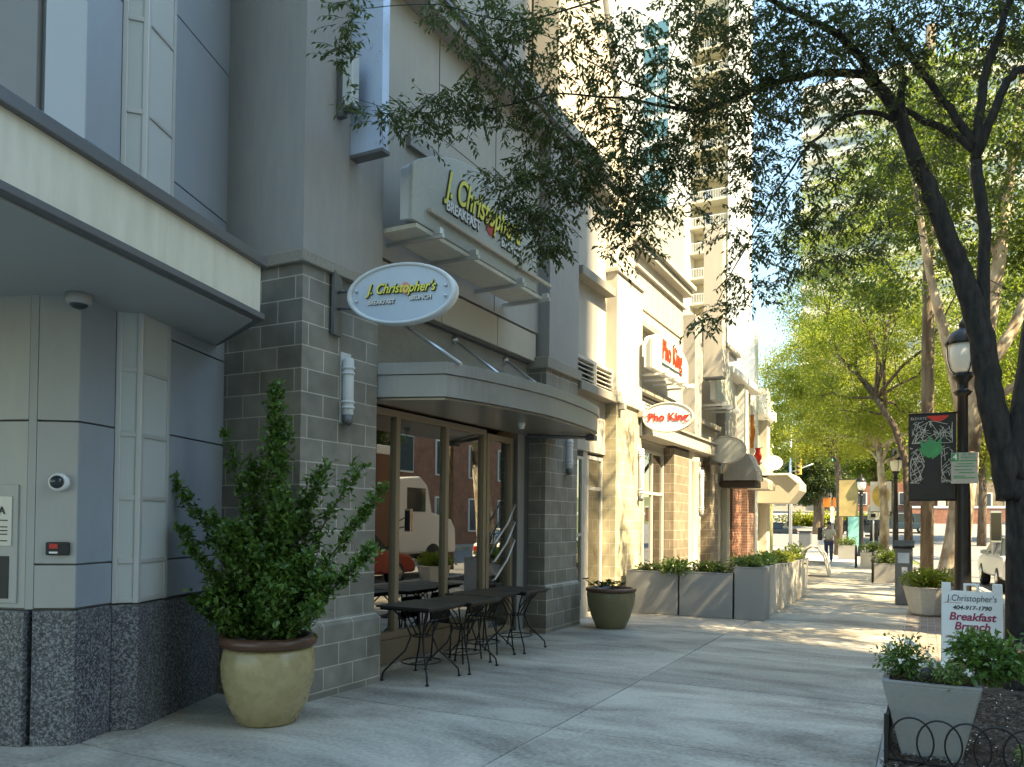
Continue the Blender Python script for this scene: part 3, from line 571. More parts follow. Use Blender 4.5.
# planting bed (lumpy mulch)
def bed(x0, x1, y0, y1, z, name, hole=None):
    nx_, ny_ = int((x1-x0)/.05), int((y1-y0)/.05)
    vs = []
    for j in range(ny_+1):
        for i in range(nx_+1):
            e = min(i, nx_-i, j, ny_-j)
            vs.append((x0+(x1-x0)*i/nx_, y0+(y1-y0)*j/ny_, (z+random.uniform(-.012,.018)+.02*math.sin(i*.3)*math.cos(j*.21)) if e > 0 else -.05))
    m = MB(); m.add(vs, [(j*(nx_+1)+i, j*(nx_+1)+i+1, (j+1)*(nx_+1)+i+1, (j+1)*(nx_+1)+i) for j in range(ny_) for i in range(nx_)])
    return tag(m.build(name, M['soil']), kind='structure')
bed(-.265, 1.45, 3, 8.35, .03, 'soil_bed'); bed(.43, 1.45, 8.32, 9.5, .03, 'soil_bed')
bed(-.1, 1.3, 17.6, 20.6, .015, 'soil_bed')
# mulch chips and fallen petals
n = 5200
Pp = np.column_stack([rng.uniform(-.25,1.4,n), rng.uniform(4.2,8.3,n), np.full(n,.05)+rng.uniform(0,.02,n)])
o = leaf_mesh('bark_mulch', M['bark'], Pp, rdir(n)*np.array([1,1,.25]), rdir(n)*.4+np.array([0,0,1]), rng.uniform(.02,.06,n), rng.uniform(.01,.02,n)); tag(o, 'dark bark chips covering the planting bed', 'mulch', kind='stuff')
n = 230
Pp = np.column_stack([rng.normal(.1,.35,n), rng.uniform(5,8.6,n), np.full(n,.066)])
Pp = Pp[(Pp[:,0] > -.5) & (Pp[:,0] < 1.4)]; n = len(Pp); Pp[Pp[:,0] < -.27, 2] = .006
o = leaf_mesh('fallen_petals', M['petal'], Pp, rdir(n)*np.array([1,1,.1]), np.tile([0.,0,1],(n,1)), rng.uniform(.01,.028,n), rng.uniform(.008,.018,n)); tag(o, 'pale petals scattered over the bed beside the flower planter', 'petals', kind='stuff')
n = 260
Pp = np.column_stack([rng.uniform(-5,0,n), rng.uniform(3,24,n), np.full(n,.006)])
o = leaf_mesh('fallen_leaves', M['litter'], Pp, rdir(n)*np.array([1,1,.05]), np.tile([0.,0,1],(n,1)), rng.uniform(.015,.035,n), rng.uniform(.008,.018,n)); tag(o, 'small dry leaves lying on the sidewalk', 'leaves', kind='stuff')

# ================================================================== CORNER BUILDING (left)
cb = thing('corner_building', 'blue grey metal panelled corner building with dark granite base and cream canopy', 'building', (-6.5, 4, 0))
P1,P2,P3,P4,P5,P6,P7 = (-5.40,3.28),(-5.18,3.44),(-5.29,3.79),(-5.17,3.92),(-5.32,4.29),(-5.57,4.91),(-5.66,5.17)
P0 = (-5.44,3.25); PA = (-9,2.1)
def offp(p, d):  # push outward, away from the block's middle
    v = Vector((p[0]+7.2, p[1]-4.6)); v.normalize(); return (p[0]+v.x*d, p[1]+v.y*d)
core = [PA, P0, P1, P2, P3, P4, P5, P6, P7, (-9.5,5.17)]
inner = [offp(p, -.05) if i not in (0,9) else p for i, p in enumerate(core)]
MB().prism(inner, -.05, 9).build('core_wall', M['panel_dark'], cb)
zs = [.93, 1.235, 2.222, 3.2]
segs = [(PA,P0,'panel_grey'),(P1,P2,'panel_grey'),(P2,P3,'panel_blue'),(P5,P6,'panel_blue'),(P6,P7,'panel_blue')]
def panels(p, q, zlist, m_, cb_=cb):
    for a, b in zip(zlist[:-1], zlist[1:]):
        d = Vector((q[0]-p[0], q[1]-p[1])).normalized()*.003
        MB().wall((p[0]+d.x,p[1]+d.y), (q[0]-d.x,q[1]-d.y), a+.006, b-.006, .06).build('wall_panel', M[m_], cb_, bevel=.003)
panels(PA, P0, [.93,2.222,3.2], 'panel_grey'); panels(P1, P2, [.93,1.235,2.222,3.2], 'panel_grey'); panels(P2, P3, [.93,1.235,2.222,3.2], 'panel_blue')
MB().wall(P0,P1,.93,3.2,.05).build('wall_panel', M['panel_grey'], cb)
panels(P5, P7, [.93,1.235,2.222,2.98,3.2], 'panel_blue')
up_z = [3.45,4.19,5.4,6.6,9]
panels(PA, P0, [3.45,5.7,9], 'panel_taupe'); panels(P1, P2, up_z, 'panel_pale'); panels(P2, P3, up_z, 'panel_blue'); panels(P5, P7, [3.45,4.25,5.6,6.85,9], 'panel_blue')
# granite base slabs
def gran(p, q, z1=.92): MB().wall(offp(p,.02), offp(q,.02), -.02, z1, .08).build('granite_slab', M['granite'], cb, bevel=.004)
MB().wall((-9,2.12),(-5.42,3.23),-.02,.92,.08).build('granite_slab', M['granite'], cb, bevel=.004)
gran(P1,P2); gran(P2,P3); gran(P3,P4); gran(P4,P5)
mid1 = (P5[0]*.6+P7[0]*.4, P5[1]*.6+P7[1]*.4); mid2 = (P5[0]*.25+P7[0]*.75, P5[1]*.25+P7[1]*.75)
gran(P5,mid1,.91); gran(mid1,mid2,.91); gran(mid2,P7,.91)
# lit glass column in a metal frame, two faces
def light_col(z0, z1, cuts):
    lc = MB()
    for p, q in ((P3,P4),(P4,P5)):
        d = Vector((q[0]-p[0], q[1]-p[1])); Ld = d.length; d.normalize()
        for t0, t1 in ((0,.035),(Ld-.035,Ld)):
            lc.wall((p[0]+d.x*t0,p[1]+d.y*t0),(p[0]+d.x*t1,p[1]+d.y*t1), z0, z1, .03)
        for z in cuts:
            lc.wall((p[0]+d.x*.036,p[1]+d.y*.036),(p[0]+d.x*(Ld-.036),p[1]+d.y*(Ld-.036)), z-.017, z+.017, .026)
    f = lc.build('column_frame', M['fixture'], cb, bevel=.003)
    for p, q in ((P3,P4),(P4,P5)):
        d = Vector((q[0]-p[0], q[1]-p[1])); Ld = d.length; d.normalize(); nn = Vector((-d.y,d.x))*.012
        MB().wall((p[0]+d.x*.03+nn.x,p[1]+d.y*.03+nn.y),(p[0]+d.x*(Ld-.03)+nn.x,p[1]+d.y*(Ld-.03)+nn.y), z0+.01, z1-.01, .02).build('frosted_pane', M['frosted'], f)
light_col(.93, 3.2, [.95,1.24,1.71,2.18,2.66,3.18]); light_col(3.45, 9, [3.9,4.6,5.3,6.0,6.7,7.4])
# canopy
cpoly = [(-3.40,.6),(-3.86,2.14),(-4.54,4.46),(-5.50,4.93),(-5.75,5.05),(-9,4.6),(-9,.6)]
can = MB().prism(cpoly, 3.14, 3.50).build('canopy', M['cream'], cb)
def inset(poly, d): return [offp2(p, d) for p in poly]
MB().prism([(p[0]+(.045 if i in (0,1,2) else 0), p[1]+(.03 if i in (2,3) else 0)) for i,p in enumerate(cpoly)], 3.50, 3.575).build('canopy_cap', M['capmetal'], can, bevel=.006)
MB().prism([(p[0]+(.03 if i in (0,1,2) else 0), p[1]+(.02 if i in (2,3) else 0)) for i,p in enumerate(cpoly)], 3.095, 3.14).build('canopy_trim', M['capmetal'], can, bevel=.004)
MB().prism([(p[0]-(.05 if i in (0,1,2) else 0), p[1]-(.03 if i in (2,3) else 0)) for i,p in enumerate(cpoly)], 3.085, 3.094).build('canopy_soffit', M['panel_grey'], can)
# plaque, deposit slot on the left bay
dd = Vector((P0[0]-PA[0], P0[1]-PA[1])).normalized()
def onleft(s, out=0): # s metres back from P0 along the left bay
    return (P0[0]-dd.x*s+dd.y*out, P0[1]-dd.y*s-dd.x*out)
MB().wall(onleft(.75,.012), onleft(.06,.012), .97, 1.78, .012).build('service_panel', M['panel_grey'], cb, bevel=.003)
pq = MB().wall(onleft(.72,.02), onleft(.10,.02), 1.36, 1.70, .008).build('plaque', M['fixture'], cb, bevel=.002)
MB().wall(onleft(.62,.016), onleft(.12,.016), 1.0, 1.29, .004).build('deposit_slot', M['dark'], cb)
MB().wall(onleft(.62,.028), onleft(.30,.028), 1.02, 1.20, .008).build('slot_tray', M['fixture'], cb)
ang = math.atan2(dd.y, dd.x)
t_ = text('ZA', .075, (*onleft(.20,.024), 1.60), (R(90),0,ang), M['dark'], cb, ext=.002)
ln = MB()
for k, (zz, ww) in enumerate(((1.535,.20),(1.49,.12),(1.465,.17),(1.44,.14),(1.395,.17))):
    ln.wall(onleft(.14+ww,.0225), onleft(.13,.0225), zz-.004, zz+.004, .002)
ln.build('small_print', M['dark'], cb)

# dome cameras and keypad
def on12(t): return (P1[0]+(P2[0]-P1[0])*t, P1[1]+(P2[1]-P1[1])*t)
d12 = Vector((P2[0]-P1[0], P2[1]-P1[1])).normalized(); n12 = Vector((d12.y,-d12.x))
def wallitem(t, z): p = on12(t); return Vector((p[0], p[1], z))
c = wallitem(.60, 1.80)
cam1 = thing('security_camera', 'round white dome security camera on the grey wall above the keypad', 'camera', c)
def disc_along(mb, c, nrm, prof, n=24):
    nrm = Vector(nrm).normalized(); a = nrm.cross(Vector((0,0,1)));
    if a.length < .1: a = nrm.cross(Vector((1,0,0)))
    a.normalize(); b = nrm.cross(a); c = Vector(c); vs = []
    for r, h in prof:
        for k in range(n):
            an = 2*math.pi*k/n; vs.append(c+nrm*h+(a*math.cos(an)+b*math.sin(an))*r)
    fs = [(i*n+k, i*n+(k+1)%n, (i+1)*n+(k+1)%n, (i+1)*n+k) for i in range(len(prof)-1) for k in range(n)]
    fs += [tuple(range(n-1,-1,-1)), tuple((len(prof)-1)*n+k for k in range(n))]
    return mb.add(vs, fs, True)
nv = Vector((n12.x, n12.y, 0))
disc_along(MB(), c, nv, [(.058,0),(.063,.01),(.063,.05),(.055,.062),(.048,.065)]).build('housing', M['white'], cam1)
disc_along(MB(), c, nv, [(.046,.062),(.043,.08),(.03,.095),(.012,.102)]).build('lens_dome', M['carglass'], cam1)
p = G0 = Vector((-5.12, 3.38, 3.085))
cam2 = thing('security_camera', 'white dome security camera hanging under the cream canopy', 'camera', p)
MB().lathe([(.03,-.075),(.075,-.07),(.082,-.05),(.082,-.0)], p).build('housing', M['panel_grey'], cam2)
MB().lathe([(.01,-.105),(.04,-.095),(.055,-.08),(.058,-.07)], p).build('lens_dome', M['carglass'], cam2)
c = wallitem(.58, 1.345)
kp = thing('keypad', 'small black keypad with red display below the wall camera', 'keypad', c)
p, q = wallitem(.30, 0), wallitem(.86, 0)
MB().wall((p.x+n12.x*.03,p.y+n12.y*.03),(q.x+n12.x*.03,q.y+n12.y*.03), 1.30, 1.39, .03).build('housing', M['dark'], kp, bevel=.01)
p, q = wallitem(.40, 0), wallitem(.60, 0)
MB().wall((p.x+n12.x*.034,p.y+n12.y*.034),(q.x+n12.x*.034,q.y+n12.y*.034), 1.345, 1.378, .003).build('display', M['taillight'], kp)
MB().wall((p.x+n12.x*.034,p.y+n12.y*.034),(q.x+n12.x*.034,q.y+n12.y*.034), 1.312, 1.325, .003).build('label_strip', M['white'], kp)

# ================================================================== RESTAURANT ROW
rb = thing('restaurant_building', 'long grey stucco and block restaurant building with curved entrance canopy', 'building', (-8, 12, 0))
def B(name, m_, *a, bevel=.0, parent=None): return MB().box(*a).build(name, M[m_], parent or rb, bevel=bevel)
# body behind
bd = MB(); bd.box(-16,-9,5.2,21.4,-.05,7); bd.box(-9,-5.34,5.25,21.4,2.86,7); bd.box(-9,-5.34,10.1,21.4,-.05,2.858); bd.box(-9,-5.34,5.25,6.15,-.05,2.858)
bd.build('main_block', M['stucco'], rb)
ro = MB(); ro.box(-9,-8.9,6.16,10.09,0,2.85); ro.box(-8.9,-5.2,6.16,10.09,-.02,.02); ro.box(-8.9,-5.2,6.16,10.09,2.80,2.855); ro.box(-8.9,-5.4,6.152,6.2,.02,2.8); ro.box(-8.9,-5.4,10.04,10.095,.02,2.8)
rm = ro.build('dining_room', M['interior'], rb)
MB().box(-7.2,-7.0,8.3,9.98,.03,2.78).build('red_partition', M['red_in'], rm)
cl = MB()
for (x,y) in ((-5.75,7.15),(-5.75,8.05),(-6.9,7.6),(-6.9,8.6),(-7.9,7.2)): cl.lathe([(.07,0),(.09,.03),(.09,.05)], (x,y,2.745), 16)
cl.build('ceiling_lamps', M['ceil_lamp'], rm)
# piers
def pier(y0, y1, xf, xb, ztop, mat_, base=True, zled=None, stucco=None, ztop2=7.2, smat='stucco', y0s=None, y1s=None, bm=None):
    B('pier', mat_, xb, xf, y0, y1, -.02, ztop)
    if base:
        m = MB(); m.box(xb, xf+.05, y0-.045, y1+.045, -.02, .62)
        m.add([(xb,y0-.045,.62),(xf+.05,y0-.045,.62),(xf+.05,y1+.045,.62),(xb,y1+.045,.62),(xb,y0-.002,.68),(xf+.002,y0-.002,.68),(xf+.002,y1+.002,.68),(xb,y1+.002,.68)],
              [(0,1,5,4),(1,2,6,5),(2,3,7,6),(4,5,6,7)])
        m.build('pier_base', M[bm or mat_], rb)
    if zled: B('ledge', 'ledge' if smat=='stucco' else 'stucco_warm', xb, xf+.05, y0-.05, y1+.05, ztop, zled, bevel=.012)
    if stucco: B('stucco_pier', smat, xb, xf+.0, y0s or y0, y1s or y1, zled, ztop2)
pier(5.12, 6.17, -4.72, -5.68, 3.76, 'block', True, 3.87, True, 12, y1s=6.23)
B('corner_strip','stucco',-5.80,-5.685,5.10,5.3,-.02,12)
pier(10.03, 11.17, -4.72, -5.3, 3.72, 'block', True, 3.88, True, 7.12, y0s=10.12)
B('pier_cap','bluemetal',-5.3,-4.67,10.08,11.21,7.12,7.28, bevel=.01)
pier(12.82, 14.2, -4.70, -5.3, 3.62, 'block_sunlit', False, 3.82, True, 5.88, smat='stucco_warm')
B('pier_cap','stucco_warm',-5.3,-4.66,12.78,14.24,5.88,5.96, bevel=.01)
# corbels under pier-three ledge
for y in (12.95, 14.0): B('corbel','stucco_warm',-4.7,-4.58,y-.06,y+.06,3.50,3.62,bevel=.01)
# first bay upper wall
B('upper_wall','stucco_lt',-5.3,-4.90,6.23,10.12,4.24,7.06)
sm = MB()
for y in (7.48,8.82): sm.box(-4.903,-4.897,y-.006,y+.006,4.25,7.05)
sm.box(-4.903,-4.897,6.24,10.11,5.93,5.938)
sm.build('panel_joint', M['seam'], rb)
B('cornice','cornice',-5.3,-4.66,6.23,12.80,7.06,7.20); B('cornice_cap','capmetal',-5.3,-4.60,6.23,12.83,7.20,7.25); B('cornice_fascia','stucco_lt',-5.3,-4.58,6.23,12.86,7.25,7.42,bevel=.01)
for a, b in ((6.24,7.56),(7.575,8.885),(8.9,10.02)): B('tan_panel','panel_tan',-5.0,-4.885,a,b,3.82,4.20,bevel=.004)
B('reveal','seam',-5.2,-4.94,6.2,10.03,4.20,4.24)
B('header_wall','ledge',-5.3,-5.02,6.17,10.03,2.80,3.82)
B('header_trim','capmetal',-5.1,-4.93,6.17,10.03,3.79,3.82)
# raking dark band on the wall above the sign
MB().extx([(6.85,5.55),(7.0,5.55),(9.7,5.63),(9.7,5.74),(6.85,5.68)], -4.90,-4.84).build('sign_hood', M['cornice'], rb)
# recessed bay between the piers
B('upper_wall','stucco_lt',-5.3,-4.90,11.17,12.82,2.72,7.06)
B('lower_wall','stucco_lt',-5.3,-4.93,11.17,11.46,-.02,2.72); B('lower_wall','stucco_lt',-5.3,-4.93,11.92,12.1,-.02,2.72)
B('wall_ledge','ledge',-4.90,-4.70,11.3,12.75,5.42,5.56,bevel=.01)
B('wall_ledge','ledge',-4.93,-4.66,11.18,12.81,3.60,3.74,bevel=.01)
lv = MB()
for a, b in ((11.22,11.95),(12.05,12.78)):
    lv.box(-4.9,-4.76,a-.035,a,3.75,4.17); lv.box(-4.9,-4.76,b,b+.035,3.75,4.17); lv.box(-4.9,-4.76,a,b,4.12,4.17); lv.box(-4.9,-4.76,a,b,3.75,3.79)
    for k in range(4):
        z = 3.825+k*.075
        lv.add([(-4.88,a,z+.03),(-4.77,a,z),(-4.77,b,z),(-4.88,b,z+.03),(-4.88,a,z+.045),(-4.77,a,z+.015),(-4.77,b,z+.015),(-4.88,b,z+.045)],[(0,3,2,1),(4,5,6,7),(0,1,5,4),(1,2,6,5),(2,3,7,6),(3,0,4,7)])
lo = lv.build('louvre', M['louvre'], rb); B('louvre_back','dark',-4.905,-4.895,11.2,12.8,3.76,4.16,parent=lo)

def window(y0, y1, z0, z1, x, muls=(), fm='frame_lt', w=.055, d=.09, trans=(), gm='glass_far', back=True, name='window'):
    f = MB(); f.box(x-d,x,y0,y0+w,z0,z1); f.box(x-d,x,y1-w,y1,z0,z1); f.box(x-d,x,y0+w,y1-w,z1-w,z1); f.box(x-d,x,y0+w,y1-w,z0,z0+w)
    for m_ in muls: f.box(x-d,x-.002,m_-w/2,m_+w/2,z0+w,z1-w)
    for t in trans: f.box(x-d,x-.004,y0+w,y1-w,t-w/2,t+w/2)
    fo = f.build(name, M[fm], rb, bevel=.004)
    MB().box(x-d/2-.004,x-d/2+.004,y0+w*.8,y1-w*.8,z0+w*.8,z1-w*.8).build('pane', M[gm], fo)
    return fo
# main storefront
X0 = -5.03
sf = window(6.19, 8.90, .30, 2.74, X0, (6.97,7.96), 'frame', .07, .10, gm='glass', name='storefront_window')
B('kick_panel','frame',-5.13,-5.0,6.19,8.90,.06,.298,bevel=.004)
B('sill_step','concrete',-5.2,-4.92,6.19,10.0,-.02,.058,bevel=.005)
dr = window(8.92, 9.66, .07, 2.70, X0-.0, (), 'frame', .075, .10, gm='glass', name='door')
hd = MB()
for k in range(3):
    z = .80+k*.24
    hd.tube([(-5.0,9.02,z-.02),(-4.97,9.04,z),(-4.93,9.3,z+.24),(-4.95,9.56,z+.50),(-5.0,9.60,z+.52)], .014, 8)
hd.build('handle', M['steel'], dr)
text('J.C.', .14, (-5.065,9.2,1.33), FACE_X, M['signrim'], dr, shear=.3, ext=.001)
B('side_panel','capmetal',-5.3,-4.98,9.665,10.03,-.02,2.8)
B('jamb_panel','canopy_metal',-5.1,-4.965,9.68,9.86,.02,2.78,bevel=.006)
# recessed bay window + door
window(11.46,11.92,.25,2.62,-4.93,(),'frame_lt',.05,.07,(1.35,),gm='glass_far')
dw = window(12.1,12.80,.0,2.66,-4.93,(),'frame_lt',.06,.07,(2.12,),gm='glass_far',name='door')
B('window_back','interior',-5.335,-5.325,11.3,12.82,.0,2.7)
B('window_apron','stucco_lt',-5.0,-4.93,11.46,11.92,-.02,.25)

# curved entrance canopy
out = 0
cur = [(-4.09,6.42),(-3.95,6.85),(-3.83,7.45),(-3.75,8.1),(-3.76,8.8),(-3.80,9.4),(-3.88,9.85),(-4.02,10.15),(-4.25,10.3),(-4.6,10.34)]
def smoothline(p, k=4):
    r = []
    for i in range(len(p)-1):
        a = p[max(i-1,0)]; b = p[i]; c = p[i+1]; d = p[min(i+2,len(p)-1)]
        for t in range(k):
            t /= k
            r.append(tuple(.5*((2*b[j])+(-a[j]+c[j])*t+(2*a[j]-5*b[j]+4*c[j]-d[j])*t*t+(-a[j]+3*b[j]-3*c[j]+d[j])*t**3) for j in (0,1)))
    return r+[p[-1]]
sc = smoothline(cur)
outer = [(-4.86,6.15)]+sc+[(-4.72,10.34),(-4.72,10.02),(-4.86,10.02)]
def shrink(poly, d):
    return [(-4.86+(p[0]+4.86)*(1-d/1.1) if p[0] > -4.7 else p[0], 8.2+(p[1]-8.2)*(1-d/2.1)) for p in poly]
cn = MB().prism(outer, 2.76, 2.97).build('canopy', M['canopy_metal'], rb)
MB().prism([(p[0]+.02 if p[0] > -4.7 else p[0], 8.2+(p[1]-8.2)*1.008) for p in outer], 2.975, 3.09).build('canopy_band', M['canopy_metal'], cn, bevel=.004)
MB().prism(shrink(outer,.05), 2.735, 2.755).build('canopy_soffit', M['soffit_metal'], cn)
MB().prism(shrink(outer,.03), 2.969, 2.976).build('canopy_groove', M['seam'], cn)
for y0_, y1_ in ((6.75,6.62),(8.05,7.55),(9.35,8.75)):
    rd = MB(); rd.tube([(-5.0,y0_,3.72),(-3.98,y1_-.1,3.08)], .017, 8); disc_along(rd, (-5.02,y0_,3.73), (1,0,0), [(.05,0),(.05,.02),(.02,.05)], 12)
    rd.build('canopy_rod', M['steel'], cn)
hl = MB(); hl.tube([(-4.7,9.4,2.70),(-3.95,9.95,2.70)], .025, 8); hl.box(-4.05,-3.93,9.86,9.98,2.66,2.73)
hl.build('canopy_conduit', M['capmetal'], cn)
hl = MB(); hl.lathe([(.03,0),(.045,.05),(.045,.08)], (-4.25,8.35,2.66), 12)
hl.build('downlight', M['white'], cn)

# ---- second shop (sunlit)
B('upper_wall','stucco_warm',-5.3,-4.90,14.2,17.70,3.15,6.72)
B('upper_wall','stucco_warm',-5.3,-4.86,12.82,14.2,5.97,7.06)
B('frieze_panel','panel_tan',-4.95,-4.87,14.24,17.6,5.72,6.40,bevel=.01)
fj = MB()
for k in range(9): fj.box(-4.872,-4.866,14.6+k*.36,14.612+k*.36,5.73,6.39)
fj.build('panel_joint', M['ledge'], rb)
B('frieze_band','stucco_warm',-4.92,-4.80,14.21,17.65,6.40,6.45)
B('cornice','cornice',-5.3,-4.72,14.15,17.85,6.72,6.86,bevel=.01); B('cornice_cap','stucco_warm',-5.3,-4.64,14.1,17.9,6.86,6.96,bevel=.01)
B('wall_ledge','ledge',-4.9,-4.74,14.22,16.6,5.30,5.42,bevel=.01)
B('wall_ledge','ledge',-4.9,-4.70,14.25,17.3,4.02,4.16,bevel=.01)
lv = MB()
for k in range(5): lv.box(-4.9,-4.82,14.3,16.4,3.66+k*.07,3.70+k*.07)
lv.build('louvre', M['louvre'], rb)
w2 = window(14.26,16.40,.08,3.02,-4.93,(15.05,15.62),'frame_lt',.06,.08,(2.15,),gm='glass_far',name='storefront_window')
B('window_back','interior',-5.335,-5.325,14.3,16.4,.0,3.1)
B('upper_wall','stucco_warm',-5.3,-4.95,14.2,17.7,3.02,3.16)
pier(16.43,17.64,-4.72,-5.3,3.15,'block_brown',False)
B('pilaster','stucco_warm',-5.3,-4.72,17.64,18.7,-.02,3.2)
mb = MB(); mb.lathe([(.14,0),(.15,.1),(.13,.14),(.13,2.9),(.16,2.95),(.16,3.05)], (-4.74,18.0,0), 20); mb.build('column', M['stucco_warm'], rb)
# arched opening
ap = [(18.72,.0),(18.72,2.3)]+[(19.2-.48*math.cos(a), 2.3+.62*math.sin(a)) for a in np.linspace(0,math.pi,14)][1:]+[(19.68,.0)]
aw = MB(); n_ = len(ap)
for i in range(n_-1):
    a, b = ap[i], ap[i+1]
    aw.add([(-4.80,a[0],a[1]),(-4.80,b[0],b[1]),(-5.2,b[0],b[1]),(-5.2,a[0],a[1])],[(0,1,2,3)])
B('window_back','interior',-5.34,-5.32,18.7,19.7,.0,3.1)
B('lower_wall','stucco_warm',-5.3,-4.9,18.7,21.3,3.0,3.3)
aw.build('arch_reveal', M['stucco_warm'], rb)
fw_ = MB(); fw_.box(-5.0,-4.95,18.74,18.80,0,2.9); fw_.box(-5.0,-4.95,19.60,19.66,0,2.9); fw_.box(-5.0,-4.95,18.8,19.6,2.1,2.17); fw_.box(-5.0,-4.95,19.17,19.22,0,2.1)
fo = fw_.build('door', M['frame_lt'], rb); MB().box(-4.99,-4.97,18.78,19.64,.05,2.85).build('pane', M['glass_far'], fo)
pier(19.62,20.5,-4.72,-5.3,3.1,'block_brown',False)
B('lower_wall','stucco_warm',-5.3,-4.85,20.5,21.35,-.02,3.1)
cn2 = B('canopy','stucco_warm',-4.95,-4.55,14.24,21.0,3.20,3.47,bevel=.01); B('canopy_trim','cornice',-4.95,-4.50,14.22,21.02,3.47,3.51,parent=cn2)
# third bay up high
B('upper_wall','stucco_warm',-5.3,-4.90,17.7,21.4,3.3,6.2)
B('stucco_pier','stucco',-5.3,-4.62,17.72,18.32,3.52,6.3)
B('stucco_pier','stucco',-5.3,-4.66,21.0,21.4,3.3,6.2)
B('cornice','cornice',-5.3,-4.72,18.0,22.7,6.14,6.24,bevel=.01); B('cornice_cap','stucco_warm',-5.3,-4.62,17.95,22.8,6.24,6.34,bevel=.01)
B('wall_ledge','ledge',-4.9,-4.74,18.4,20.9,3.95,4.08,bevel=.01)
# upper storey set back from the street
us = B('upper_storey','stucco',-16,-6.3,5.25,14.9,6.98,13.5)
B('upper_storey','stucco_warm',-16,-6.6,14.9,21.4,6.98,8.4)
MB().extx([(12.6,7.0),(16.8,7.0),(16.8,7.3),(14.2,13.2),(12.6,13.2)], -6.25,-5.75).build('tan_wedge', M['panel_tan'], rb)  # tan wedge-shaped slab with a slanting far edge
MB().extx([(16.8,7.05),(17.1,7.05),(17.1,7.5),(14.5,13.4),(14.2,13.4),(16.8,7.45)], -6.3,-5.65).build('white_slant_strip', M['white'], rb)  # white strip following the slanting edge

# ================================================================== NEXT BUILDINGS ALONG THE ROW
b2 = thing('brick_shop', 'low shop with red brick piers and domed awnings past the tan arch', 'building', (-7,23,0))
def B2(name, m_, *a, bevel=0, parent=None): return MB().box(*a).build(name, M[m_], parent or b2, bevel=bevel)
B2('main_block','stucco_warm',-14,-5.2,21.4,25.4,-.05,5.7); B2('lower_wall','dark',-5.2,-5.15,21.5,25.3,0,2.8)
B2('pier','redbrick',-5.2,-4.70,22.1,23.3,.5,2.85); B2('pier_base','ledge',-5.2,-4.64,22.05,23.35,-.02,.5,bevel=.01)
B2('pier','redbrick2',-5.2,-4.70,24.2,25.35,-.02,2.7); B2('pier','stucco_warm',-5.2,-4.7,21.4,21.8,-.02,2.9)
B2('upper_wall','stucco_warm',-5.2,-4.86,21.42,25.38,2.9,5.6); B2('cornice','white',-5.2,-4.55,21.4,25.5,5.6,5.8,bevel=.02)
B2('stucco_pier','white',-5.2,-4.66,23.4,24.0,2.9,5.6)
def dome_awning(y0, y1, xo, z0, z1, m_, nm='awning'):
    # half-round awning: profile across x, run along y
    prof = [(-4.72, z1)]+[(-4.72+(xo+4.72)*math.sin(a), z0+(z1-z0)*math.cos(a)) for a in np.linspace(.15,math.pi/2,8)]+[(xo,z0-.18),(-4.72,z0-.18)]
    return MB().exty(prof, y0, y1).build(nm, M[m_], b2, bevel=.008)
MB().exty([(-4.72,3.0),(-4.35,3.5),(-4.05,3.35),(-3.88,2.95),(-3.84,2.68),(-4.72,2.68)],21.0,21.9).build('awning', M['cornice'], b2, bevel=.01)
MB().exty([(-4.8,2.66),(-3.9,2.66),(-3.9,2.5),(-4.8,2.5)],21.05,21.85).build('awning_valance', M['interior'], b2)
dome_awning(24.2,25.4,-4.1,2.75,3.0,'panel_tan')
b3 = thing('white_pylon_building', 'white building end with tall pylon and hanging flags', 'building', (-7,29,0))
def B3(name, m_, *a, bevel=0): return MB().box(*a).build(name, M[m_], b3, bevel=bevel)
B3('main_block','stucco_warm',-14,-5.5,25.6,31,-.05,5.4); B3('pylon','white',-5.5,-4.95,26.6,27.2,0,8.2,bevel=.02); B3('roof_slab','white',-14,-5.0,25.5,31.2,5.4,5.75,bevel=.02)
B3('pylon','stucco_warm',-6,-5.2,30.4,31,0,6.6,bevel=.02)
MB().exty([(-5.5,3.0),(-4.9,3.35),(-4.2,3.32),(-3.95,3.0),(-3.95,2.75),(-4.3,2.3),(-5.5,2.3)],29.6,31.4).build('awning', M['panel_tan'], b3, bevel=.01)
MB().exty([(-5.5,3.37),(-4.3,3.37),(-4.0,3.05),(-4.02,3.0),(-4.35,3.30),(-5.5,3.30)],29.5,31.5).build('awning_cap', M['white'], b3)
for k,(x,y,m_) in enumerate(((-5.02,26.4,'orange'),(-4.80,26.35,'red'))):
    fl = thing('hanging_flag', ['orange and yellow flag hanging on the white pylon','short red flag hanging beside the white pylon'][k], 'flag', (x,y,4.2))
    fz = MB(); nseg=10
    z1_, z0_ = (5.1,4.0) if k == 0 else (4.0,3.45)
    vs = []
    for i in range(nseg+1):
        for j in range(4): vs.append((x-.10+j*.066+.03*math.sin(i*.9+j), y+.04*math.sin(i*.8+j*1.7), z1_+(z0_-z1_)*i/nseg))
    fz.add(vs, [(i*4+j,i*4+j+1,(i+1)*4+j+1,(i+1)*4+j) for i in range(nseg) for j in range(3)], True)
    cl_ = fz.build('cloth', M[m_], fl); so_ = cl_.modifiers.new('s','SOLIDIFY'); so_.thickness=.004
    MB().tube([(x-.2,y,z1_+.01),(x+.2,y,z1_+.01)],.012,6).build('pole', M['steel'], fl)
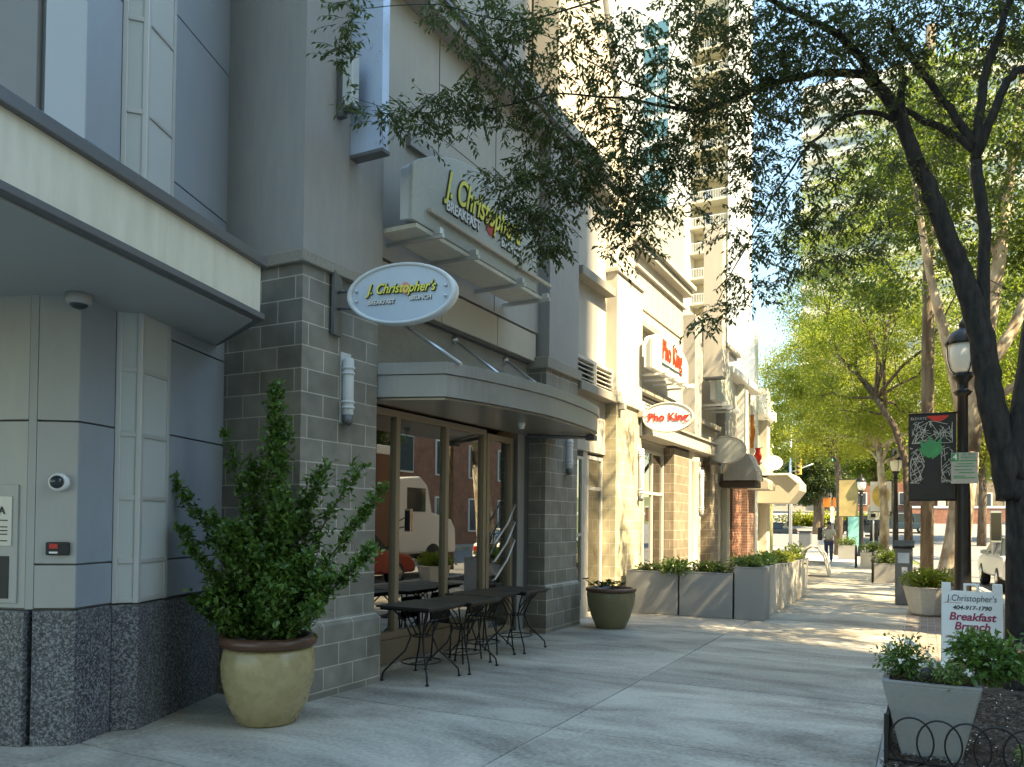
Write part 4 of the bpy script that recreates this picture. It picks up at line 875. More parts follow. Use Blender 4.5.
# ================================================================== SIGNS
def ellipse(cx, cz, a, b, n=40): return [(cx+a*math.cos(2*math.pi*k/n), cz+b*math.sin(2*math.pi*k/n)) for k in range(n)]
def blade_sign(label, cx, cz, a, b, y, face, rim, rot=0, wallx=-4.72):
    s_ = thing('oval_sign', label, 'sign', (cx, y, cz))
    MB().exty(ellipse(cx,cz,a,b), y-.035, y+.035).build('face_panel', M[face], s_)
    r = MB(); n = 48
    vs = []
    for k in range(n):
        an = 2*math.pi*k/n
        for (f_, yy_) in ((1.0,-.055),(1.03,-.04),(1.03,.04),(1.0,.055),(.93,.045),(.93,-.045)):
            vs.append((cx+a*f_*math.cos(an), y+yy_, cz+b*f_*math.sin(an)))
    r.add(vs, [(k*6+j, k*6+(j+1)%6, ((k+1)%n)*6+(j+1)%6, ((k+1)%n)*6+j) for k in range(n) for j in range(6)], True)
    r.build('rim', M[rim], s_)
    bk = MB(); bk.box(wallx,wallx+.03,y-.07,y+.07,cz-.33,cz+.24)
    for dz in (-.09,.06): bk.tube([(wallx+.02,y,cz+dz),(cx-a*.86,y,cz+dz)], .013, 8)
    bk.build('bracket', M['capmetal'], s_)
    for sx in (-1,1):
        for dz in (-.05,.04): bo = MB(); disc_along(bo, (cx+sx*a*.84,y-.035,cz+dz), (0,-1,0), [(.014,0),(.014,.02),(.008,.03)], 10); bo.build('bolt', M['steel'], s_)
    return s_
s1 = blade_sign('blue grey oval blade sign with yellow script lettering on the first block pier', -4.07, 3.545, .50, .262, 5.66, 'signblue', 'signrim')
TL = R(4)
def script(body, size, loc, parent, rot, m1='yellow', m2='dark', sx=1.0, off=.0, dx=(0,-.012,0), n1='lettering'):
    text(body, size, Vector(loc)-Vector(dx)*.0, rot, M[m2], parent, 'lettering_outline', shear=.38, ext=.004, off=size*.045, sx=sx)
    text(body, size, Vector(loc)+Vector(dx), rot, M[m1], parent, n1, shear=.38, ext=.003, off=size*.012, sx=sx)
rs = (R(90), R(0), 0)
script("J. Christopher's", .122, (-4.06,5.615,3.585), s1, rs, sx=.83)
MB().exty(ellipse(-4.02,3.585,.042,.052,20), 5.608, 5.618).build('emblem', M['petal_pink'], s1)
for body, x, z in (('BREAKFAST',-4.25,3.475),('BRUNCH',-3.88,3.495)):
    text(body, .05, (x+.004,5.621,z-.004), rs, M['dark'], s1, 'lettering_shadow', ext=.002, off=.002)
    text(body, .05, (x,5.616,z), rs, M['white'], s1, ext=.003, off=.001)

s1.rotation_euler.z = R(12)
s2 = blade_sign('cream oval blade sign reading Pho King on the third block pier', -4.2, 3.50, .46, .27, 14.2, 'white', 'cream', wallx=-4.70)
text('Pho King', .20, (-4.2,14.155,3.50), FACE_S, M['red'], s2, ext=.004, off=.006, sx=1.0)
s2.rotation_euler.z = R(9)
s3 = blade_sign('faded blank oval sign hanging past the cream one', -4.30, 3.35, .47, .33, 19.5, 'offwhite', 'cornice', wallx=-4.72)
s3b = thing('oval_sign', 'small white rounded sign farthest along the shop row', 'sign', (-4.95,30,3.75))
MB().exty(ellipse(-4.95,3.78,.36,.27,24), 29.93, 30.07).build('face_panel', M['white'], s3b, bevel=.01)
MB().tube([(-5.5,30,3.78),(-5.28,30,3.78)],.03,8).build('bracket', M['capmetal'], s3b)

# big arched wall sign
def arch_outline(y0, y1, z0, zl, zp, zr, k=14):
    pts = [(y0,z0)]
    for i in range(k+1):
        t = i/k
        # rounded left shoulder, gentle crown
        y = y0+(y1-y0)*(.5-.5*math.cos(math.pi*t)); u = (y-y0)/(y1-y0)
        z = zl+(zr-zl)*u + (zp-(zl+zr)/2)*math.sin(math.pi*min(1,max(0,u)))**.75
        pts.append((y,z))
    pts.append((y1,z0)); return pts
def wall_sign(label, y0, y1, z0, zl, zp, zr, xf, face):
    s_ = thing('arched_wall_sign', label, 'sign', (-4.9,(y0+y1)/2,z0))
    ol = arch_outline(y0,y1,z0,zl,zp,zr)
    MB().extx([(y, z if i else z) for i,(y,z) in enumerate(ol)], xf-.05, xf).build('face_panel', M[face], s_, bevel=.008)
    cy = (y0+y1)/2; cz = (z0+zp)/2
    MB().extx([(cy+(y-cy)*.975, cz+(z-cz)*.94) for y,z in ol], xf-.17, xf-.052).build('sign_box', M['signrim'], s_)
    return s_
bs = wall_sign('large arched grey wall sign with yellow script above the entrance canopy', 6.20, 8.92, 4.45, 4.98, 5.42, 4.98, -4.35, 'offwhite')
B_ = MB().box(-4.345,-4.305,6.45,9.3,4.60,4.64); B_.build('light_rail', M['panel_tan'], bs, bevel=.004)
lt = MB().box(-4.80,-4.36,6.28,9.2,4.40,4.445).build('under_panel', M['cream'], bs, bevel=.004)
each('bracket', M['steel'], bs, [lambda a,y=y: (a.box(-4.9,-4.22,y-.02,y+.02,4.36,4.40), a.box(-4.32,-4.24,y-.03,y+.03,4.40,4.46)) for y in (6.55,7.25,8.35,9.05)])
rx = (R(90), 0, R(90))
script("J. Christopher's", .40, (-4.345,7.60,5.01), bs, rx, sx=.66, dx=(.012,0,0))
MB().extx(ellipse(7.72,4.89,.11,.11,24), -4.349,-4.343).build('emblem', M['taillight'], bs)
for body, y, z in (('BREAKFAST',7.12,4.79),('BRUNCH',8.23,4.79)):
    text(body, .15, (-4.346,y+.012,z-.012), rx, M['dark'], bs, 'lettering_shadow', ext=.003, off=.004, sx=.88)
    text(body, .15, (-4.335,y,z), rx, M['white'], bs, ext=.004, off=.003, sx=.88)
ps = wall_sign('arched wall sign with red Pho King letters above the white awning', 13.95, 16.4, 4.40, 4.95, 5.22, 4.88, -4.42, 'cream')
text('Pho King', .52, (-4.41,15.2,4.84), rx, M['red'], ps, ext=.01, off=.01, sx=.72)
MB().box(-4.415,-4.405,14.5,15.9,4.56,4.60).build('underline', M['blueglass'], ps)
each('bracket', M['white'], ps, [lambda a,y=y: (a.box(-4.9,-4.3,y-.02,y+.02,4.32,4.36), a.box(-4.34,-4.22,y-.06,y+.06,4.34,4.42)) for y in (14.3,14.9,15.5,16.1)])
gs = wall_sign('faded grey arched wall sign beyond the dappled blade box', 19.0, 21.0, 4.5, 5.1, 5.6, 4.95, -4.42, 'offwhite')
each('bracket', M['white'], gs, [lambda a,y=y: (a.box(-4.9,-4.3,y-.02,y+.02,4.40,4.45), a.box(-4.34,-4.2,y-.07,y+.07,4.38,4.48)) for y in (19.2,19.8,20.5)])

# tall blade boxes
bx = thing('blade_box', 'tall pale blue metal blade box high on the first pier', 'light box', (-4.6,5.8,4.9))
MB().box(-4.72,-4.36,5.72,5.82,4.93,8.2).build('box', M['bluemetal'], bx, bevel=.004); MB().box(-4.72,-4.345,5.71,5.83,4.90,4.93).build('bottom_cap', M['capmetal'], bx)
bx = thing('blade_box', 'tall leaf-dappled grey blade box between the red sign and the faded arch', 'light box', (-4.5,19.3,5.1))
MB().box(-4.66,-4.2,18.6,18.9,5.0,8.6).build('box', M['stucco_lt'], bx, bevel=.01); MB().box(-4.66,-4.19,18.59,18.91,4.97,5.0).build('bottom_cap', M['capmetal'], bx)

# wall sconces
def sconce(label, x, y, z0, z1, r=.05, name='wall_sconce'):
    s_ = thing(name, label, 'wall lamp', (x,y,z0), 'cylindrical sconces on the piers')
    MB().box(x,x+.012,y-.04,y+.10,z0-.03,z1+.03).build('back_plate', M['signrim'], s_)
    MB().lathe([(r*.8,z0+.04),(r,z0+.05),(r,z1-.05),(r*.8,z1-.03)], (x+.065,y,0), 20).build('diffuser', M['signrim'], s_)
    for z in (z0+.11, z0+.16, z1-.12, z1-.17): MB().lathe([(r+.010,z-.010),(r+.012,z),(r+.010,z+.010)], (x+.065,y,0), 20).build('band', M['signrim'], s_)
    MB().lathe([(r*.6,z0-.05),(r,z0-.02),(r,z0+.04)], (x+.065,y,0), 16).build('bottom_cap', M['capmetal'], s_)
sconce('cylindrical wall sconce on the first block pier below the blue oval sign', -4.72, 5.66, 2.47, 3.06)
bl_ = thing('wall_lamp', 'small boxy frosted wall lamp high beside the pale blue blade box', 'wall lamp', (-4.72,5.55,5.25))
MB().box(-4.64,-4.53,5.50,5.60,5.27,5.74).build('diffuser', M['frosted'], bl_, bevel=.006); MB().box(-4.72,-4.64,5.52,5.58,5.20,5.70).build('back_plate', M['capmetal'], bl_)
MB().box(-4.645,-4.525,5.495,5.605,5.25,5.268).build('bottom_cap', M['capmetal'], bl_)
sconce('cylindrical sconce on the second block pier under the canopy end', -4.72, 10.72, 2.30, 2.86)
sconce('sunlit cylindrical sconce on the third block pier below the cream oval sign', -4.70, 14.0, 2.0, 2.95)
sconce('sunlit cylindrical sconce on the round column beside the arched door', -4.6, 18.05, 1.75, 2.8)

# ================================================================== PATIO TABLES
def cafe_table():
    t = thing('patio_table', '', 'table', (0,0,0), 'black wrought iron tables pushed together')
    MB().box(-.31,.31,-.335,.335,.715,.735).build('tabletop', M['tabletop'], t, bevel=.006, local=True)
    MB().box(-.28,.28,-.305,.305,.69,.715).build('apron', M['black'], t, local=True)
    for sx in (-1,1):
        for sy in (-1,1):
            l_ = MB()
            l_.tube([(sx*.20,sy*.22,.70),(sx*.12,sy*.13,.58),(sx*.07,sy*.08,.42),(sx*.11,sy*.12,.28),(sx*.20,sy*.22,.16),(sx*.255,sy*.28,.08),(sx*.265,sy*.29,.0)], .0095, 7)
            l_.tube([(sx*.24,sy*.02,.70),(sx*.10,sy*.05,.55),(sx*.03,sy*.03,.42)], .007, 6)
            l_.lathe([(.019,0),(.021,.008),(.012,.02)], (sx*.265,sy*.29,0), 10)
            l_.build('leg', M['black'], t, local=True)
    s_ = MB()
    s_.tube([(.085*math.cos(a),.095*math.sin(a),.42) for a in np.linspace(0,2*math.pi,17)], .007, 6, cap=False)
    s_.build('stretcher', M['black'], t, local=True); s_ = MB()
    s_.tube([(.19*math.cos(a),.21*math.sin(a),.17) for a in np.linspace(0,2*math.pi,21)], .007, 6, cap=False)
    s_.tube([(0,-.21,.17),(0,.21,.17)], .006, 6)
    s_.build('stretcher', M['black'], t, local=True)
    return t
t0 = cafe_table()
tl = ['black iron patio table nearest the camera beside the potted shrub pier','second black patio table from the camera in the joined row','third black patio table in the row in front of the restaurant window','farthest black patio table by the restaurant door']
for i, (x, y) in enumerate(((-4.42,6.55),(-4.36,7.23),(-4.52,7.95),(-4.44,8.63))):
    o = t0 if i == 0 else copy_tree(t0)
    o.location = (x, y, 0); o['label'] = tl[i]
# two chairs tucked under, dark mesh
def chair():
    c_ = thing('patio_chair', '', 'chair', (0,0,0), 'black mesh chairs tucked behind the tables')
    MB().box(-.2,.2,-.2,.2,.43,.445).build('seat', M['black'], c_, bevel=.01, local=True)
    MB().box(-.215,-.2,-.19,.19,.45,.68).build('backrest', M['black'], c_, bevel=.006, local=True)
    for sx in (-1,1):
        for sy in (-1,1): MB().tube([(sx*.18,sy*.18,.44),(sx*.21,sy*.2,0)], .009, 6).build('leg', M['black'], c_, local=True)
    return c_
c0 = chair()
for i, (x, y) in enumerate(((-4.66,7.6),(-4.62,8.3))):
    o = c0 if i == 0 else copy_tree(c0); o.location = (x, y, 0); o['label'] = ['black chair tucked under between the second and third tables','black chair tucked under the farther tables near the door'][i]

# ================================================================== POTS
def shrub(root, base, z0, spans, n, lmat, ls, stemr=.012):
    """spans: list of (tip xyz, fullness). Leafy upright stems from the pot"""
    sb = MB(); P = []; D = []
    for tip, full, k in spans:
        tip = Vector(tip); st = Vector((base[0]+random.uniform(-.12,.12), base[1]+random.uniform(-.12,.12), z0))
        mid = st.lerp(tip, .45) + Vector((random.uniform(-.16,.16), random.uniform(-.12,.12), .10*random.uniform(-1,1.4)))
        pts = []
        for i in range(11):
            t = i/10; pts.append(st*(1-t)**2+mid*2*t*(1-t)+tip*t*t)
        sb.tube(pts, [stemr*(1-.8*i/10) for i in range(11)], 5)
        L_ = (tip-st).length
        for j in range(int(k*1.25)):
            t = random.uniform(.08,1)**.8; i = min(9, int(t*10)); p = pts[i].lerp(pts[i+1], t*10-i if t*10-i <= 1 else 1)
            rr = full*random.uniform(.45,1.15)*(1.05-t)**.35
            dr_ = Vector((random.gauss(0,1),random.gauss(0,1),random.gauss(.5,.7))).normalized()
            tw = p+dr_*random.uniform(.2,1)*rr
            if random.random() < .3: sb.tube([p,tw],[.003,.0015],4,cap=False)
            for q in range(7):
                u = random.uniform(.1,1.1); pp = p.lerp(tw,u)+Vector((random.gauss(0,.028),random.gauss(0,.028),random.gauss(0,.028)))
                P.append(Vector((pp.x, pp.y, max(pp.z, z0+.03+random.random()*.06)))); d = (dr_+Vector((random.gauss(0,.7),random.gauss(0,.7),random.gauss(.2,.6)))); D.append(d)
    sb.build('stem', M['stem'], root)
    P = np.array([tuple(p) for p in P]); D = np.array([tuple(d) for d in D]); k = len(P)
    U = rdir(k)*.8; U[:,2] += 1
    leaf_mesh('foliage', lmat, P, D, U, rng.uniform(.7,1.25,k)*ls, rng.uniform(.45,.62,k)*ls, root, .15)
bx_, by_ = -4.50, 4.57
pot = thing('glazed_pot', 'large mustard glazed pot with brown rim beside the first block pier', 'pot', (bx_,by_,0))
MB().lathe([(.20,0),(.225,.012),(.30,.16),(.345,.34),(.352,.46),(.335,.56),(.32,.58)], (bx_,by_,0), 56).build('body', M['glaze'], pot)
MB().lathe([(.325,.585),(.36,.60),(.368,.63),(.36,.66),(.33,.672),(.30,.665),(.29,.62),(.29,.60)], (bx_,by_,0), 56).build('rim', M['rim'], pot)
MB().lathe([(.29,.60),(.15,.625),(.01,.635)], (bx_,by_,0), 30).build('soil', M['soil'], pot)
sh = thing('potted_shrub', 'tall glossy green shrub growing in the mustard glazed pot', 'shrub', (bx_,by_,.62))
spans = [((-4.45,4.55,2.62),.18,120),((-4.40,4.6,2.35),.2,90),((-4.95,4.5,2.28),.11,50),((-5.42,4.35,1.92),.10,60),((-5.2,4.3,1.5),.14,60),((-4.62,4.5,2.0),.26,130),((-4.1,4.75,2.0),.24,120),((-3.85,4.85,2.0),.17,60),
         ((-3.66,4.9,1.82),.14,60),((-3.62,4.7,1.35),.2,85),((-4.2,4.4,1.75),.28,140),((-4.75,4.35,1.45),.26,130),((-4.4,4.3,1.35),.32,160),((-4.0,4.45,1.3),.28,140),((-3.85,4.4,.95),.2,80),((-4.85,4.4,1.05),.22,90),((-4.4,4.85,1.6),.3,140),((-4.3,4.3,1.0),.26,110),((-5.0,4.6,1.25),.2,70),((-4.72,4.2,.98),.3,110),((-4.1,4.25,1.05),.3,110),((-5.05,4.3,.95),.2,60),((-3.8,4.5,1.2),.26,90),((-4.55,4.25,1.5),.34,150),((-4.2,4.4,1.2),.34,140),((-4.95,4.4,1.6),.2,80)]
shrub(sh, (bx_,by_), .62, spans, 0, M['leaf_shrub'], .058)

pot = thing('glazed_pot', 'smaller dark olive pot of succulents past the second block pier', 'pot', (-4.13,11.1,0))
MB().lathe([(.21,0),(.22,.012),(.29,.17),(.345,.36),(.36,.50),(.35,.54)], (-4.13,11.1,0), 48).build('body', M['glaze_dk'], pot)
MB().lathe([(.35,.53),(.372,.545),(.375,.575),(.36,.59),(.33,.59),(.32,.55)], (-4.13,11.1,0), 48).build('rim', M['rim'], pot)
MB().lathe([(.32,.54),(.1,.56),(.01,.565)], (-4.13,11.1,0), 24).build('soil', M['soil'], pot)
su = thing('succulent_plant', 'low dark rosettes growing in the smaller olive pot', 'plant', (-4.13,11.1,.56))
P=[];D=[]
for k in range(26):
    a = random.uniform(0,6.28); r_ = random.uniform(.03,.3); c_ = Vector((-4.13+r_*math.cos(a), 11.1+r_*math.sin(a), .60+random.uniform(0,.08)))
    if k == 0: c_ = Vector((-4.50,11.02,.70))
    for q in range(16):
        b_ = random.uniform(0,6.28); d = Vector((math.cos(b_),math.sin(b_),random.uniform(.1,.8))).normalized(); P.append(c_+d*.035); D.append(d)
k = len(P); leaf_mesh('foliage', M['leaf_dark'], np.array([tuple(p) for p in P]), np.array([tuple(p) for p in D]), np.tile([0,0,1.],(k,1))+rdir(k)*.3, rng.uniform(.06,.09,k), rng.uniform(.02,.035,k), su, .1)
stt = MB(); stt.tube([(-4.35,11.08,.58),(-4.45,11.04,.66),(-4.5,11.02,.69)],.008,6); stt.tube([(-4.1,11.1,.56),(-4.12,11.1,.64)],.01,6); stt.build('stem', M['stem'], su)

# ---- patio planters
def box_planter(name, label, x0, x1, y0, y1, z, m_, grp, taper=0):
    p_ = thing(name, label, 'planter', ((x0+x1)/2,(y0+y1)/2,0), grp)
    cx, cy, a, b = (x0+x1)/2,(y0+y1)/2,(x1-x0)/2,(y1-y0)/2
    MB().frustum((cx,cy), a*(1-taper), b*(1-taper), a, b, 0, z).build('body', M[m_], p_, bevel=.012)
    m = MB(); t=.035
    m.box(x0-.004,x1+.004,y0-.004,y0+t,z,z+.015); m.box(x0-.004,x1+.004,y1-t,y1+.004,z,z+.015); m.box(x0-.004,x0+t,y0+t,y1-t,z,z+.015); m.box(x1-t,x1+.004,y0+t,y1-t,z,z+.015)
    m.build('rim', M[m_], p_)
    MB().box(x0+t,x1-t,y0+t,y1-t,z,z+.006).build('soil', M['soil'], p_)
    return p_
def bush(name, label, c, r, n, lmat, ls, cat='plant', grp=None, flowers=None, fm='petal'):
    b_ = thing(name, label, cat, (c[0],c[1],c[2]-r[2]*.6), grp)
    k = n; d = rdir(k); rad = rng.uniform(.2,1.05,(k,1))**.7
    bumps = 1+.35*np.sin(d[:,:1]*7+c[0]*9)*np.cos(d[:,1:2]*6+c[1]*5)
    P_ = np.array(c)+d*rad*np.array(r)*bumps; P_[:,2] = np.maximum(P_[:,2], c[2]-r[2]*.75+rng.uniform(-.05,.05,k))
    D_ = d+rdir(k)*.8
    leaf_mesh('foliage', lmat, P_, D_, rdir(k)*.7+np.array([0,0,1.]), rng.uniform(.7,1.3,k)*ls, rng.uniform(.4,.6,k)*ls, b_, .15)
    st = MB()
    for q in range(7):
        e = Vector(c)+Vector((random.uniform(-.7,.7)*r[0],random.uniform(-.7,.7)*r[1],random.uniform(0,.6)*r[2])); st.tube(wig((c[0]+random.uniform(-.05,.05),c[1],c[2]-r[2]*.7),e,4,.06),[.006,.005,.004,.003,.002],4)
    st.build('stem', M['stem'], b_)
    if flowers:
        kf = flowers; d = rdir(kf); d[:,2] = np.abs(d[:,2])*.8; Pf = np.array(c)+d*np.array(r)*rng.uniform(.95,1.15,(kf,1))
        Pf = np.repeat(Pf,5,axis=0); kk = len(Pf); Df = rdir(kk); Pf = Pf+Df*.011
        leaf_mesh('blossom', M[fm], Pf, Df, rdir(kk)+np.array([0,-.6,.6]), .028, .02, b_, .1)
    return b_
box_planter('box_planter','low grey box planter against the third block pier',-4.60,-3.69,13.1,13.5,.72,'planter','grey planters fencing the patio')
box_planter('box_planter','low grey box planter in the middle of the patio front',-3.66,-2.78,13.1,13.5,.73,'planter','grey planters fencing the patio')
box_planter('box_planter','tall grey square planter at the patio corner',-2.75,-2.27,13.1,13.55,.84,'planter','grey planters fencing the patio')
ys_ = [(13.75,14.75,.84),(15.0,15.9,.82),(16.15,17.1,.80),(17.4,18.6,.80)]
nl = ['first pale tapered planter behind the tall grey corner planter','second pale tapered planter along the patio side','third pale tapered planter along the patio side','last pale planter along the patio side with wispy grass']
for (a,b,z),l_ in zip(ys_, nl): box_planter('tapered_planter', l_, -2.78,-2.28,a,b,z,'planter_lt','pale planters along the patio side',.14)
bush('planter_plant','variegated ivy spilling over the joint between the two low planters',(-3.75,13.2,.80),(.36,.22,.16),900,M['leaf_ivy'],.07,flowers=None)
bush('planter_plant','leafy greens in the middle low planter',(-3.2,13.3,.80),(.36,.16,.12),700,M['leaf_green'],.07)
bush('planter_plant','short foliage in the low planter by the third block pier',(-4.2,13.3,.77),(.3,.14,.10),400,M['leaf_green'],.06)
bush('planter_plant','spreading foliage on the tall corner planter',(-2.6,13.4,.92),(.34,.2,.12),600,M['leaf_ivy'],.07)
for (a,b,z),l_,m_ in zip(ys_, ['bright leaves topping the first pale planter','leaves topping the second pale planter','yellow green leaves topping the third pale planter','wispy light grass in the last pale planter'], ('leaf_ivy','leaf_green','leaf_gold','leaf_lime')):
    bush('planter_plant', l_, (-2.53,(a+b)/2,z+.08),(.26,(b-a)*.45,.15 if 'wispy' not in l_ else .26),500,M[m_],.08)
# cafe tables behind the planters
pt = thing('round_table','pale round cafe table behind the patio planters','table',(-3.9,14.6,0))
MB().lathe([(.40,.735),(.42,.745),(.42,.76),(.40,.765)],(-3.9,14.6,0),32).build('tabletop', M['planter_lt'], pt)
MB().lathe([(.22,0),(.20,.02),(.03,.05),(.03,.73),(.1,.735)],(-3.9,14.6,0),20).build('leg', M['steel'], pt)

# ================================================================== RIGHT FOREGROUND
fp = thing('flower_planter','square tapered concrete planter inside the low hoop fence','planter',(.06,6.0,0))
cx,cy = .035,6.02
MB().frustum((cx,cy),.17,.15,.285,.25,.03,.53).build('body', M['planter_st'], fp, bevel=.012)
m = MB(); 
for a in ((-.285,.285,-.25,-.21),(-.285,.285,.21,.25),(-.285,-.245,-.21,.21),(.245,.285,-.21,.21)): m.box(cx+a[0],cx+a[1],cy+a[2],cy+a[3],.53,.545)
m.build('rim', M['planter_st'], fp)
MB().box(cx-.245,cx+.245,cy-.21,cy+.21,.53,.536).build('soil', M['soil'], fp)
bush('flower_plant','white flowered bushy plant at the left of the square planter',(-.12,5.98,.66),(.17,.16,.15),1100,M['leaf_shrub'],.035,flowers=26)
bush('flower_plant','trailing plant with tiny white and pink flowers in the square planter middle',(.11,5.86,.60),(.15,.12,.09),600,M['leaf_ivy'],.03,flowers=14)
bush('flower_plant','pink flowered leafy plant at the right of the square planter',(.38,6.0,.70),(.25,.2,.17),1200,M['leaf_shrub'],.055,flowers=8,fm='petal_pink')
bush('flower_plant','pale variegated plant rising in front of the sandwich board',(.27,6.05,.80),(.12,.11,.09),300,M['leaf_ivy'],.05)
bush('ground_plant','low light green plant at the right of the planting bed',(.62,5.9,.12),(.14,.14,.07),260,M['leaf_ivy'],.04)
# small black uplight sitting in the planter
up_ = thing('spot_lamp','small round black lamp in the square planter','lamp',(.01,5.80,.56))
disc_along(MB(),(.01,5.85,.60),(0,-1,.1),[(.034,0),(.038,.02),(.038,.05),(.03,.055)],18).build('housing', M['black'], up_)
MB().tube([(.01,5.84,.535),(.01,5.84,.58)],.008,6).build('stem', M['black'], up_)
# hoop fence
hf = thing('hoop_fence','low black wrought iron hoop fence round the planting bed','fence',(.2,5.62,0))
y_ = 5.62
MB().box(-.232,-.205,y_-.014,y_+.014,0,.36).build('post', M['black'], hf, bevel=.003)
m = MB()
m.tube([(-.21,y_,.075),(1.3,y_,.075)],.009,6)
m.tube([(-.215,y_,.34),(-.215,8.3,.34)],.009,6); m.tube([(-.215,y_,.075),(-.215,8.3,.075)],.009,6)
m.build('rail', M['black'], hf)
m = MB()
for k in range(9):
    c_ = -.075+k*.155
    m.tube([(c_+.125*math.cos(a),y_+.004*(-1)**k,.20+.15*math.sin(a)) for a in np.linspace(-.42*math.pi, 1.42*math.pi, 24)],.0065,6)
for k in range(15):
    c_ = 5.75+k*.17
    m.tube([(-.215,c_+.125*math.cos(a),.20+.14*math.sin(a)) for a in np.linspace(-.3*math.pi,1.3*math.pi,16)],.0065,6)
m.build('hoops', M['black'], hf)

# sandwich board
sbx = thing('sandwich_board','white plastic A-frame board advertising breakfast and brunch on the brick strip','sign',(.46,9.9,0))
def board(y_bot, y_top, nm, writing):
    m = MB()
    z0,z1 = .0,.93; x0,x1 = .165,.745
    def pt(x,z,o=0):
        t = (z-z0)/(z1-z0); return (x, y_bot+(y_top-y_bot)*t+o, z)
    def slab(xa,xb,za,zb,th=.03):
        v = [pt(xa,za),pt(xb,za),pt(xb,zb),pt(xa,zb),pt(xa,za,th),pt(xb,za,th),pt(xb,zb,th),pt(xa,zb,th)]
        m.add(v,[(0,1,2,3),(7,6,5,4),(0,4,5,1),(1,5,6,2),(2,6,7,3),(3,7,4,0)])
    slab(x0,x1,.10,.84); slab(x0,x0+.09,.84,.93); slab(x1-.09,x1,.84,.93); slab(x0,x0+.05,.0,.10); slab(x1-.05,x1,.0,.10)
    slab(x0+.215,x0+.24,.84,.925); slab(x1-.24,x1-.215,.84,.925); slab(x0+.24,x1-.24,.905,.925)
    b_ = m.build(nm, M['white'], sbx, bevel=.004)
    return b_, pt
bf, pt_ = board(9.90,10.06,'front_board',True); board(10.40,10.10,'rear_board',False)
tilt = math.atan2(.16,.93)
rsb = (R(90)-tilt,0,0)
def on(x,z,o=-.004): p = pt_(x,z); return (p[0],p[1]+o,p[2])
text("J.Christopher's",.098,on(.455,.765),rsb,M['dark'],sbx,ext=.001,sx=.80,shear=.12)
text("404-917-1790",.062,on(.455,.663),rsb,M['dark'],sbx,ext=.001,sx=1.05,shear=.2,off=.0015)
text("Breakfast",.118,on(.455,.565),rsb,M['maroon'],sbx,ext=.001,sx=1.0,shear=.2,off=.003)
text("Brunch",.118,on(.455,.462),rsb,M['maroon'],sbx,ext=.001,sx=1.0,shear=.2,off=.003)
m = MB(); p,q = pt_(.20,.335),pt_(.71,.345); m.add([(p[0],p[1]-.003,p[2]),(q[0],p[1]-.003,p[2]),(q[0],q[1]-.003,q[2]),(p[0],q[1]-.003,q[2])],[(0,1,2,3)])
p,q = pt_(.185,.712),pt_(.36,.716); m.add([(p[0],p[1]-.003,p[2]),(q[0],p[1]-.003,p[2]),(q[0],q[1]-.003,q[2]),(p[0],q[1]-.003,q[2])],[(0,1,2,3)])
m.build('rule_line', M['maroon'], sbx)
m = MB(); a_,b_,c_ = pt_(.20,.21),pt_(.34,.29),pt_(.34,.13); m.add([(v[0],v[1]-.003,v[2]) for v in (a_,c_,b_)],[(0,1,2)]); p,q=pt_(.34,.18),pt_(.68,.24); m.add([(p[0],p[1]-.003,p[2]),(q[0],p[1]-.003,p[2]),(q[0],q[1]-.003,q[2]),(p[0],q[1]-.003,q[2])],[(0,1,2,3)])
m.build('arrow', M['dark'], sbx)

# street lamps
def street_lamp(label, x, y, H=4.52, s=1.0):
    l_ = thing('street_lamp', label, 'street lamp', (x,y,0), 'black lamp posts along the kerb')
    g_ = H-.78
    MB().lathe([(.22*s,0),(.22*s,.12),(.17*s,.16),(.15*s,.45),(.11*s,.55),(.105*s,1.1),(.10*s,1.9),(.085*s,2.3),(.072*s,2.6),(.068*s,g_-.32),(.10*s,g_-.30),(.125*s,g_-.26),(.07*s,g_-.22),(.075*s,g_-.12),(.13*s,g_-.06),(.14*s,g_)],(x,y,0),16).build('post', M['black'], l_)
    gl = MB().lathe([(.12,g_),(.16,g_+.06),(.20,g_+.18),(.21,g_+.32),(.20,g_+.40),(.19,g_+.43)],(x,y,0),24).build('globe', M['lampglobe'], l_)
    c_ = MB().lathe([(.225,g_+.42),(.22,g_+.45),(.20,g_+.52),(.15,g_+.60),(.07,g_+.64),(.045,g_+.67),(.06,g_+.70),(.03,g_+.76),(.004,g_+.80)],(x,y,0),24)
    for k in range(4):
        a = math.pi/2*k+.5
        c_.tube([(x+math.cos(a)*rr_,y+math.sin(a)*rr_,g_+zz_) for rr_,zz_ in ((.13,.0),(.175,.06),(.213,.18),(.222,.32),(.225,.46),(.26,.42))],.008,5)
    c_.build('cap', M['black'], l_)
    return l_
street_lamp('nearest black street lamp with glass acorn globe behind the dark tree', .48, 13.0)
street_lamp('black street lamp with globe standing behind the parking kiosk', -.98, 33, 4.35)
street_lamp('slim black street lamp farther down beside the gold street banner', -2.75, 42, 4.0)
street_lamp('distant street lamp across the crossing on the left', -10.2, 70, 5.2)
